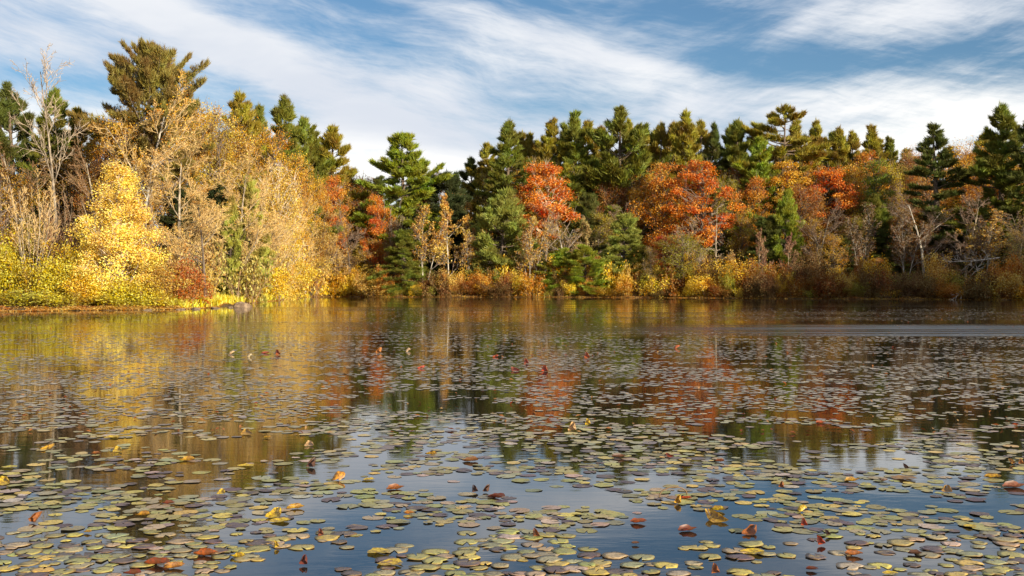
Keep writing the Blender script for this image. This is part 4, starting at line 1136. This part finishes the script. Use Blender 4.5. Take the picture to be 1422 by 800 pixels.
# curled and standing leaves first: (px, py of the leaf's foot, width px, shape, colour, label)
DARKRED = (0.16, 0.03, 0.02); RUSTL = (0.32, 0.10, 0.02); BRIGHTY = (0.72, 0.50, 0.03); GOLDL = (0.55, 0.32, 0.03); DARKBR = (0.07, 0.035, 0.025); PALEO = (0.62, 0.40, 0.18)
CURLS = [
    (344, 603, 20, 'shell', GOLDL, 'gold and dark shell shaped leaf standing in the brown reflections'),
    (155, 608, 26, 'flat', BRIGHTY, 'long yellow leaf with raised tip in the golden reflection'),
    (165, 627, 17, 'shell', BRIGHTY, 'bright yellow curled leaf below the long yellow leaf'),
    (66, 624, 16, 'shell', GOLDL, 'dark golden curled leaf on brown water near the left side'),
    (133, 631, 14, 'boat', RUSTL, 'small brown cupped leaf left of the bright yellow curl'),
    (260, 640, 26, 'boat', GOLDL, 'yellow boat leaf with orange tail'),
    (340, 648, 28, 'flat', BRIGHTY, 'broad bright yellow leaf below the gold shell leaf'),
    (6, 672, 26, 'shell', BRIGHTY, 'large yellow curled leaf at the very edge of the pond view'),
    (12, 650, 26, 'flat', (0.6, 0.5, 0.06), 'flat lemon leaf above the large yellow edge leaf'),
    (309, 686, 14, 'shell', BRIGHTY, 'little lemon yellow curl beside open sky blue water'),
    (234, 701, 20, 'boat', DARKRED, 'pair tipped dark red leaf on brown reflection'),
    (198, 717, 24, 'boat', (0.5, 0.25, 0.02), 'orange gold folded leaf among olive pads'),
    (47, 726, 16, 'cone', RUSTL, 'upright brown gold rolled leaf alone near the left side'),
    (121, 741, 14, 'boat', GOLDL, 'dark leaf with yellow tip on the left open water'),
    (217, 785, 44, 'boat', (0.30, 0.06, 0.02), 'largest rust red curled leaf near the bottom edge'),
    (240, 790, 34, 'boat', (0.45, 0.20, 0.03), 'orange brown curl touching the largest rust red leaf'),
    (286, 772, 40, 'boat', (0.42, 0.10, 0.02), 'red folded leaf stretched over a green pad'),
    (330, 775, 26, 'boat', BRIGHTY, 'yellow strip of leaf beside the red folded leaf'),
    (183, 799, 30, 'boat', DARKRED, 'dark red rolled leaf cut by the bottom edge'),
    (470, 667, 23, 'dome', (0.62, 0.28, 0.02), 'orange gold domed leaf standing out on pale water'),
    (371, 609, 14, 'boat', GOLDL, 'small gold boat leaf above the brown reflections'),
    (431, 619, 16, 'shell', PALEO, 'pale orange curled leaf near the green pine reflection'),
    (432, 649, 15, 'cone', DARKBR, 'dark brown twin rolled leaf left of the domed leaf'),
    (512, 667, 22, 'flat', BRIGHTY, 'yellow flat leaf to the right of the domed leaf'),
    (549, 680, 30, 'boat', RUSTL, 'rust brown boat leaf with upright stub'),
    (653, 641, 27, 'boat', (0.20, 0.09, 0.03), 'brown curled leaf with pointed prow on bright sky water'),
    (689, 692, 29, 'boat', DARKRED, 'deep red boat leaf alone on blue water'),
    (660, 684, 9, 'cone', DARKBR, 'tiny dark upright leaf left of the deep red boat leaf'),
    (675, 684, 10, 'cone', DARKBR, 'dark knob leaf touching the deep red boat leaf'),
    (568, 715, 18, 'boat', (0.48, 0.18, 0.02), 'orange curled leaf in the middle of grey blue water'),
    (410, 707, 30, 'boat', GOLDL, 'gold folded leaf lying over olive pads'),
    (382, 716, 26, 'shell', BRIGHTY, 'crumpled yellow leaf left of the gold folded leaf'),
    (388, 725, 34, 'flat', BRIGHTY, 'flat deep yellow leaf under the crumpled yellow leaf'),
    (446, 745, 9, 'cone', (0.30, 0.09, 0.04), 'single reddish upright leaf on dark blue water'),
    (384, 762, 9, 'cone', BRIGHTY, 'thin upright yellow leaf standing like a flame'),
    (526, 768, 38, 'flat', (0.66, 0.48, 0.05), 'butter yellow leaf on top of a pink edged pad'),
    (542, 784, 44, 'flat', (0.68, 0.46, 0.04), 'widest yellow pad below the butter yellow leaf'),
    (422, 785, 14, 'cone', DARKRED, 'dark rust knob of leaf between two green pads'),
    (598, 632, 20, 'boat', GOLDL, 'golden brown boat leaf at the edge of the sky reflection'),
    (816, 590, 8, 'cone', BRIGHTY, 'tiny yellow leaf standing in the red maple reflection'),
    (794, 598, 12, 'cone', PALEO, 'pale orange pointed leaf beside the tiny yellow leaf'),
    (860, 636, 25, 'boat', DARKBR, 'long dark brown leaf on the treetop reflections'),
    (930, 635, 10, 'shell', CRIMSON, 'small red curl where the treetops meet sky reflection'),
    (999, 642, 18, 'boat', (0.26, 0.07, 0.03), 'red brown cupped leaf right of the small red curl'),
    (941, 700, 13, 'cone', GOLDL, 'gold pyramid leaf beside the arching stem'),
    (953, 694, 18, 'boat', CRIMSON, 'red leaf under the foot of the arching stem'),
    (887, 727, 27, 'boat', (0.34, 0.07, 0.02), 'rust red lens shaped leaf alone on blue water'),
    (995, 722, 32, 'shell', (0.55, 0.33, 0.03), 'gold folded leaf with dark back right of the arching stem'),
    (997, 710, 26, 'boat', BRIGHTY, 'yellow boat leaf with dark rim behind the gold folded leaf'),
    (955, 738, 32, 'boat', DARKRED, 'dark red curl under an olive pad'),
    (1041, 741, 30, 'shell', RUSTL, 'rust crumpled leaf with two upright halves'),
    (1046, 769, 40, 'flat', BRIGHTY, 'bright yellow pad with dark upturned rim'),
    (993, 797, 14, 'cone', RUSTL, 'rust upright triangle leaf at the bottom edge'),
    (883, 757, 14, 'boat', DARKBR, 'small dark purple boat leaf beside a pale pad'),
    (745, 746, 10, 'cone', RUSTL, 'small brown twist of leaf beside an olive pad group'),
    (1114, 711, 16, 'dome', BRIGHTY, 'round yellow ball of leaf on blue water'),
    (1116, 731, 9, 'cone', CRIMSON, 'little red upright leaf below the yellow ball'),
    (1150, 745, 7, 'cone', DARKBR, 'thin dark stub of leaf right of the little red one'),
    (1140, 757, 11, 'cone', CRIMSON, 'red upright leaf between the dark stub and green pads'),
    (1128, 793, 20, 'boat', DARKRED, 'dark maroon boat leaf near the bottom edge'),
    (1187, 772, 30, 'boat', (0.40, 0.13, 0.03), 'rust folded leaf lying on a round green pad'),
    (1271, 771, 24, 'boat', DARKBR, 'dark brown leaf with pale pointed tip'),
    (1183, 669, 24, 'boat', GOLDL, 'gold brown boat leaf on pale water'),
    (1228, 669, 13, 'boat', DARKBR, 'dark leaf lump left of the wide brown pad'),
    (1257, 666, 40, 'flat', (0.30, 0.18, 0.07), 'wide brown pad with raised edge on pale water'),
    (1380, 664, 26, 'boat', GOLDL, 'gold rimmed boat leaf near the right side'),
    (1259, 652, 7, 'cone', DARKBR, 'dark upright leaf above the wide brown pad'),
    (1314, 683, 20, 'shell', (0.36, 0.20, 0.03), 'gold brown heap of leaf over grey pads'),
    (1408, 677, 36, 'boat', (0.28, 0.10, 0.06), 'long red brown leaf reaching the right side'),
    (1085, 678, 8, 'cone', RUSTL, 'small brown speck of leaf on the sky reflection'),
    (1238, 799, 26, 'flat', BRIGHTY, 'crumpled yellow pad on the bottom edge'),
    (1348, 733, 20, 'flat', BRIGHTY, 'yellow torn leaf on grouped pads'),
    (716, 515, 15, 'shell', (0.45, 0.06, 0.02), 'widest bright red leaf out in the middle of the pond'),
    (731, 505, 7, 'cone', (0.45, 0.08, 0.03), 'red leaf a little behind the widest red leaf'),
    (756, 516, 9, 'cone', (0.45, 0.06, 0.02), 'red leaf right of the widest red leaf'),
    (815, 497, 8, 'cone', (0.5, 0.12, 0.04), 'orange red leaf beyond the row of red leaves'),
    (688, 496, 8, 'shell', (0.42, 0.06, 0.02), 'red leaf farthest out in the pond middle'),
    (567, 488, 8, 'dome', (0.7, 0.5, 0.3), 'cream leaf far out on the pond'),
    (347, 496, 8, 'dome', (0.75, 0.6, 0.35), 'cream round leaf below the left bank'),
    (322, 492, 8, 'dome', (0.75, 0.55, 0.28), 'straw round leaf next to the cream round leaf'),
    (940, 484, 8, 'dome', (0.5, 0.12, 0.04), 'lone red leaf far out before the shaded wood'),
    (368, 491, 12, 'boat', (0.4, 0.06, 0.03), 'dark red leaf on the golden far reflection'),
    (386, 493, 8, 'cone', (0.4, 0.10, 0.03), 'small red point right of the dark red leaf'),
    (526, 490, 8, 'cone', (0.5, 0.2, 0.05), 'orange fleck of leaf near the cream leaf'),
    (585, 512, 10, 'shell', (0.5, 0.07, 0.04), 'red leaf alone below the cream leaf'),
    (1343, 574, 4, 'cone', PALEO, 'thin straw coloured leaf upright on dark right water'),
    (1140, 588, 16, 'boat', (0.42, 0.08, 0.03), 'red tinged leaf on the right treetop reflections'),
    (1406, 645, 7, 'cone', (0.5, 0.25, 0.05), 'orange speck at the right, first of three'),
    (1417, 645, 7, 'cone', (0.5, 0.22, 0.05), 'orange speck at the right, closest to the edge'),
]


def curl_mesh(shape, seed):
    """a dead lily leaf: a notched disc bent, cupped or rolled"""
    r = np.random.default_rng(seed)
    nr, na = 4, 16
    notch = 0.05 if shape in ('shell', 'cone') else 0.16
    pts, faces = [(0.0, 0.0)], []
    for i in range(1, nr + 1):
        for j in range(na + 1):
            a = notch + (2 * math.pi - 2 * notch) * j / na
            q = i / nr * (1 + (0.08 * math.sin(3 * a + seed) + 0.05 * math.sin(7 * a)) * (i == nr))
            pts.append((q * math.cos(a), q * math.sin(a)))
    idx = lambda i, j: 1 + (i - 1) * (na + 1) + j
    for j in range(na): faces.append((0, idx(1, j), idx(1, j + 1)))
    for i in range(1, nr):
        for j in range(na): faces.append((idx(i, j), idx(i + 1, j), idx(i + 1, j + 1), idx(i, j + 1)))
    P = np.array(pts); u, v = P[:, 0], P[:, 1]
    if shape == 'boat': cu, el, pitch, uz = 1.7 + r.uniform(-.3, .5), 1.0, 0.1, 0.18
    elif shape == 'shell': cu, el, pitch, uz = 2.3, 0.9, 0.6, 0.3
    elif shape == 'dome': cu, el, pitch, uz = -1.5, 0.9, 0.35, -0.35
    elif shape == 'cone': cu, el, pitch, uz = 2.6, 1.3, 1.25, 0.1
    else: cu, el, pitch, uz = 0.35, 1.0, 0.03, 0.08
    ay = np.clip(v * abs(cu), -2.9, 2.9)
    x = u * el; y = np.sin(ay) / abs(cu); z = (1 - np.cos(ay)) / cu + uz * u * u
    z = z + 0.06 * np.sin(5 * u + seed) * np.cos(4 * v + seed * 2) + r.normal(size=len(u)) * 0.015
    if shape in ('cone', 'shell'): y = y * (1 - 0.72 * np.clip((x - x.min()) / (x.max() - x.min()), 0, 1) ** 1.3)
    x2 = x * math.cos(pitch) - z * math.sin(pitch); z2 = x * math.sin(pitch) + z * math.cos(pitch)
    z2 = z2 - z2.min() - 0.06
    V = np.stack([x2, y, z2], 1)
    yaw = r.uniform(-0.5, 0.5) + (math.pi / 2 if shape in ('shell', 'cone') else 0.0)
    V = np.stack([V[:, 0] * math.cos(yaw) - V[:, 1] * math.sin(yaw), V[:, 0] * math.sin(yaw) + V[:, 1] * math.cos(yaw), V[:, 2]], 1)
    V[:, :2] -= (V[:, :2].max(0) + V[:, :2].min(0)) / 2
    V[:, :] /= (V[:, 0].max() - V[:, 0].min())      # unit width across the view
    lo = np.concatenate([np.array(f) for f in faces]); st = np.cumsum([0] + [len(f) for f in faces])[:-1]
    V[:, 2] *= dict(boat=0.24, shell=0.36, dome=0.6, cone=0.9, flat=0.09)[shape] / V[:, 2].max()
    V[:, 2] -= 0.04
    me = mesh_from('curled_leaf', V, lo, st, M_CURL, smooth=True)
    return me


def curl_material():
    m, k, out = new_mat('dead_lily_leaf')
    oi = k.n('ShaderNodeObjectInfo'); tc = k.n('ShaderNodeTexCoord')
    a = k.noise(tc.outputs['Object'], 5.0, 5.0, 0.65)
    c = k.mix(k.smooth(a, 0.38, 0.62), oi.outputs['Color'], k.mix(0.8, oi.outputs['Color'], (0.12, 0.05, 0.02, 1)))
    b = k.n('ShaderNodeBsdfPrincipled'); k.t.links.new(c, b.inputs['Base Color']); b.inputs['Roughness'].default_value = 0.45
    tr = k.n('ShaderNodeBsdfTranslucent'); k.t.links.new(c, tr.inputs[0])
    ms = k.n('ShaderNodeMixShader'); ms.inputs[0].default_value = 0.25
    k.t.links.new(b.outputs[0], ms.inputs[1]); k.t.links.new(tr.outputs[0], ms.inputs[2]); k.t.links.new(ms.outputs[0], out.inputs[0])
    return m
M_CURL = curl_material()
keep_clear = []
for q, (px, py, w, shape, c, lab) in enumerate(CURLS):
    x, y = at(px, py)
    s = w / FPX * y * (0.85 if w > 12 else 1.0)
    o = bpy.data.objects.new('curled_leaf', curl_mesh(shape, 300 + q))
    o.location = (x, y, 0.012); o.scale = (s, s, s); o.color = (*c, 1)
    link(o, label=say(lab), cat='dead leaf', group='curled dead lily leaves on the water')
    keep_clear.append((x, y, s))

# the arching stem
c_ = bpy.data.curves.new('arching_stem', 'CURVE'); c_.dimensions = '3D'; c_.bevel_depth = 0.006; c_.bevel_resolution = 2
sp = c_.splines.new('POLY'); x0, y0 = at(916, 690); x1, y1 = at(953, 689)
sp.points.add(15)
for q in range(16):
    t = q / 15
    a = math.pi * (1 - t)
    sp.points[q].co = ((x0 + x1) / 2 + math.cos(a) * (x1 - x0) / 2 * (1.0 + 0.1 * t), y0 + 0.05 * t, -0.01 + 0.085 * math.sin(a) ** 0.7 * (0.85 + 0.3 * t), 1)
m, k, out = new_mat('stem_skin'); principled(k, out, (0.12, 0.07, 0.03, 1), 0.5, 0.4); c_.materials.append(m)
tmp = bpy.data.objects.new('arching_stem', c_); COL.objects.link(tmp); bpy.context.view_layer.update()
stem_me = bpy.data.meshes.new_from_object(tmp.evaluated_get(bpy.context.evaluated_depsgraph_get())); bpy.data.objects.remove(tmp)
link(bpy.data.objects.new('water_lily_stalk', stem_me), label=say('thin brown lily stem arching in a loop above the water'), cat='stem')


def density(x, y):
    """where pads crowd and where the water lies open"""
    x = x * np.interp(y, [10, 20], [1.0, 0.55])
    n = (0.55 * np.sin(x * 0.9 + 1.7 * np.sin(y * 0.55 + 1)) + 0.55 * np.sin(y * 1.1 + 1.3 * np.sin(x * 0.7) + x * 0.5) + 0.75 * np.sin(x * 2.3 + y * 1.9 + 2 * np.sin(y * 1.3)) + 0.75 * np.sin(y * 3.1 - x * 1.6 + 1.5 * np.sin(x * 2.1)) + 0.6 * np.sin(x * 5.1 + 2 * np.sin(y * 4.3))) / 3.2
    return n


PADS = []                                           # x, y, r
cell = 0.3
grid = {}
r = np.random.default_rng(91)
def try_pad(x, y, rad, ov):
    ci, cj = int(x // cell), int(y // cell)
    for i in range(ci - 1, ci + 2):
        for j in range(cj - 1, cj + 2):
            for (a, b, q) in grid.get((i, j), ()):
                if (a - x) ** 2 + (b - y) ** 2 < (ov * (q + rad)) ** 2: return False
    grid.setdefault((ci, cj), []).append((x, y, rad)); PADS.append((x, y, rad))
    return True
for ya, yb, n in [(5.6, 9.5, 6500), (9.5, 14.5, 9000), (14.5, 26, 24000), (26, 40, 22000), (40, 75, 14000)]:
    yy = np.sqrt(r.uniform(ya ** 2, yb ** 2, n)); hw = 0.5 * yy + 0.6; xx = r.uniform(-1, 1, n) * hw
    dd = density(xx, yy) + r.normal(0, 0.2, n)
    thr = np.interp(yy, [6, 8.5, 10, 12, 15, 22, 32, 45, 70], [-0.02, 0.02, 0.08, 0.08, 0.02, -0.06, -0.02, 0.0, -0.1])
    ov = np.interp(yy, [6, 10, 16, 26, 40, 70], [0.66, 0.70, 0.80, 0.95, 1.1, 1.3])
    for x, y, d, t, o in zip(xx, yy, dd, thr, ov):
        if d < t: continue
        if y > 35 and r.random() < min(1, max(0, (x + 2) / 10)) * min(1, max(0, (y - 35) / 4)) * min(1, max(0, (54 - y) / 5)): continue
        if y < 14 and any((x - a) ** 2 + (y - b) ** 2 < (s * 0.5) ** 2 for a, b, s in keep_clear): continue
        try_pad(x, y, 0.035 + 0.062 * r.random() ** 0.8 if y < 14 else r.uniform(0.034, 0.078), o)
PADS = np.array(PADS)
PADS = PADS[shore_dist(PADS[:, 0], PADS[:, 1]) < -0.6]
PADS = PADS[np.argsort(PADS[:, 1])]
KINDS = [('olive green', (0.30, 0.265, 0.075), 0.40), ('grey green', (0.26, 0.24, 0.125), 0.17), ('yellowing', (0.50, 0.37, 0.07), 0.12), ('purple brown', (0.085, 0.052, 0.055), 0.22), ('tan', (0.34, 0.25, 0.14), 0.12), ('pinkish pale', (0.42, 0.30, 0.24), 0.03)]
kk = r.choice(len(KINDS), size=len(PADS), p=np.array([q[2] for q in KINDS]) / sum(q[2] for q in KINDS))
px_all = PADS[:, 0] / PADS[:, 1] * FPX + 711
py_all = HORIZON + CAM_H / PADS[:, 1] * FPX
inview = (px_all > -14) & (px_all < 1436) & (py_all < 806)
near = np.where(inview)[0][:300]
rest = np.setdiff1d(np.arange(len(PADS)), near)


def pad_shape(seed, na, rings=True):
    q = np.random.default_rng(seed)
    notch = q.uniform(0.06, 0.3); ph = q.uniform(0, 6.28, 3)
    a = notch + (2 * math.pi - 2 * notch) * np.arange(na + 1) / na
    rim = 1 + 0.07 * np.sin(2 * a + ph[0]) + 0.05 * np.sin(5 * a + ph[1]) + q.normal(0, 0.03, na + 1)
    zr = 0.0 + 0.014 * np.sin(2 * a + ph[1]) + 0.014 * np.sin(3 * a + ph[2])
    if q.random() < 0.14: zr = zr + q.uniform(0.08, 0.25) * np.maximum(0, np.cos(a - ph[2])) ** 4
    if q.random() < 0.3: rim = rim - q.uniform(0.15, 0.4) * np.maximum(0, np.cos(a - ph[0])) ** 12
    return a, rim, zr


def pad_mesh(seed, na=18):
    a, rim, zr = pad_shape(seed, na)
    V = [(0, 0, 0.0)]
    for k_, f in ((0, 0.6), (1, 1.0)):
        for j in range(na + 1): V.append((rim[j] * f * math.cos(a[j]), rim[j] * f * math.sin(a[j]), 0.006 + (zr[j] if k_ else 0.004)))
    for j in range(na + 1): V.append((rim[j] * 0.985 * math.cos(a[j]), rim[j] * 0.985 * math.sin(a[j]), zr[j] - 0.02))
    i1, i2, i3 = 1, na + 2, 2 * na + 3
    F = []
    for j in range(na):
        F.append((0, i1 + j, i1 + j + 1)); F.append((i1 + j, i2 + j, i2 + j + 1, i1 + j + 1)); F.append((i2 + j, i3 + j, i3 + j + 1, i2 + j + 1))
    lo = np.concatenate([np.array(f) for f in F]); st = np.cumsum([0] + [len(f) for f in F])[:-1]
    return mesh_from('lily_pad', V, lo, st, M_PAD, smooth=True)


PM = [pad_mesh(500 + q) for q in range(18)]
# each pad is named by its colour, its size and the nearest thing of note
SHORT = [(px, py, lab) for (px, py, w, s, c, lab) in CURLS if py > 625]
ORD = ['', 'second ', 'third ', 'fourth ', 'fifth ', 'sixth ', 'seventh ', 'eighth ', 'ninth ', 'tenth ', 'eleventh ', 'twelfth ']
def cut(lab):
    """the landmark's first words, up to its head noun"""
    w = lab.split(); stop = ('leaf', 'pad', 'curl', 'knob', 'stub', 'twist', 'ball', 'speck', 'lump', 'heap', 'strip')
    for i, q in enumerate(w):
        if q in stop and i + 1 < len(w) and w[i + 1] == 'leaf': continue
        if q in stop: return ' '.join(w[:i + 1])
    return ' '.join(w[:6])
cuts = [cut(l) for _, _, l in SHORT]
from collections import Counter
cc_ = Counter(cuts)
rows = []
for i in near:
    d = [math.hypot(px_all[i] - a, (py_all[i] - b) * 2.5) if cc_[cuts[q]] == 1 else 1e9 for q, (a, b, _) in enumerate(SHORT)]
    q = int(np.argmin(d)); a, b, _ = SHORT[q]
    dx, dy = px_all[i] - a, (py_all[i] - b) * 2.5
    rel = ('left of' if dx < 0 else 'right of') if abs(dx) > abs(dy) else ('beyond' if dy < 0 else 'in front of')
    rows.append((KINDS[kk[i]][0], rel, cuts[q], d[q], i))
rank = {}
for row in sorted(rows, key=lambda t: t[3]):
    key = row[:3]; rank[key] = rank.get(key, 0) + 1
    n_ = rank[key]
    lab = f"{ORD[n_ - 1] + 'closest' if n_ > 1 else 'closest'} {row[0]} pad {row[1]} the {row[2]}"
    i = row[4]
    o = bpy.data.objects.new('lily_pad', PM[int(r.integers(len(PM)))])
    s = PADS[i, 2]
    o.location = (PADS[i, 0], PADS[i, 1], 0.0015 + 0.006 * r.random()); o.scale = (s, s, s)
    o.rotation_euler = (r.normal(0, 0.015), r.normal(0, 0.015), r.uniform(0, 6.28))
    c = np.array(KINDS[kk[i]][1]) * r.uniform(0.78, 1.2) * (1 + r.normal(0, 0.06, 3)); o.color = (*np.clip(c, 0, 1), 1)
    link(o, label=say(lab), cat='lily pad', group='lily pads floating on the pond')

# the thousands of pads beyond: one sheet of separate leaves
na = 9
shapes = [pad_shape(700 + q, na) for q in range(24)]
sel = r.integers(0, 24, len(rest))
A_ = np.stack([s[0] for s in shapes])[sel]; RM = np.stack([s[1] for s in shapes])[sel]; ZR = np.stack([s[2] for s in shapes])[sel]
A_ = A_ + r.uniform(0, 6.28, (len(rest), 1))
rad = PADS[rest, 2][:, None]
tx, ty = r.normal(0, 0.012, (2, len(rest), 1))
lift = (0.0015 + 0.006 * r.random((len(rest), 1)))
Xr = np.cos(A_) * RM * rad; Yr = np.sin(A_) * RM * rad
Zr = ZR * rad * 0.45 + lift + tx * Xr + ty * Yr
ctr = np.concatenate([PADS[rest, :2], lift + 0.001], 1)[:, None, :]
V = np.concatenate([ctr, np.stack([Xr + PADS[rest, 0][:, None], Yr + PADS[rest, 1][:, None], np.maximum(Zr, 0.002)], -1)], 1)
k_ = na + 2
F = np.stack([np.zeros(na, int), 1 + np.arange(na), 2 + np.arange(na)], 1)
F = (F[None] + (np.arange(len(rest)) * k_)[:, None, None]).reshape(-1, 3)
colr = np.array([q[1] for q in KINDS])[kk[rest]] * r.uniform(0.7, 1.25, (len(rest), 1)) * (1 + r.normal(0, 0.06, (len(rest), 3)))
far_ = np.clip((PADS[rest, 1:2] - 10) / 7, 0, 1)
colr = colr * (1 - 0.75 * far_) + np.array([[0.37, 0.32, 0.275]]) * r.uniform(0.5, 1.35, (len(rest), 1)) * 0.75 * far_   # grey sky sheen of the distant pads, painted into their colour
colr = np.repeat(np.concatenate([np.clip(colr, 0, 1), np.ones((len(rest), 1))], 1), na, 0)
me = mesh_from('lily_pads', V.reshape(-1, 3), F, np.arange(len(F)) * 3, M_PADS, smooth=True, col=colr)
link(bpy.data.objects.new('lily_pads', me), 'stuff', 'thousands of lily pads covering the pond farther out', 'lily pads')

# small dead leaves scattered over the pads farther out
S = Soup()
n = 1500
yy = 13 + 50 * r.random(n) ** 1.3; xx = r.uniform(-0.48, 0.48, n) * yy
add_leaves(S, np.stack([xx, yy, np.full(n, 0.02)], 1), 0.075, r, up=2.5, aspect=0.5)
o = bpy.data.objects.new('floating_leaves', S.build('floating_leaves', M_LEAF)); o.color = (0.26, 0.10, 0.035, 1)
link(o, 'stuff', 'small dead leaves scattered over the floating pads', 'leaves')
print('tris', sum(len(m.polygons) for m in bpy.data.meshes), 'pads', len(PADS), 'objects', len(bpy.data.objects), 'near pad max y', PADS[near, 1].max())

for k_, p_ in PROTO.items(): print(k_, round(p_['H'],1), round(p_['W'],1), sum(len(m.polygons) for _, m in p_['parts']))
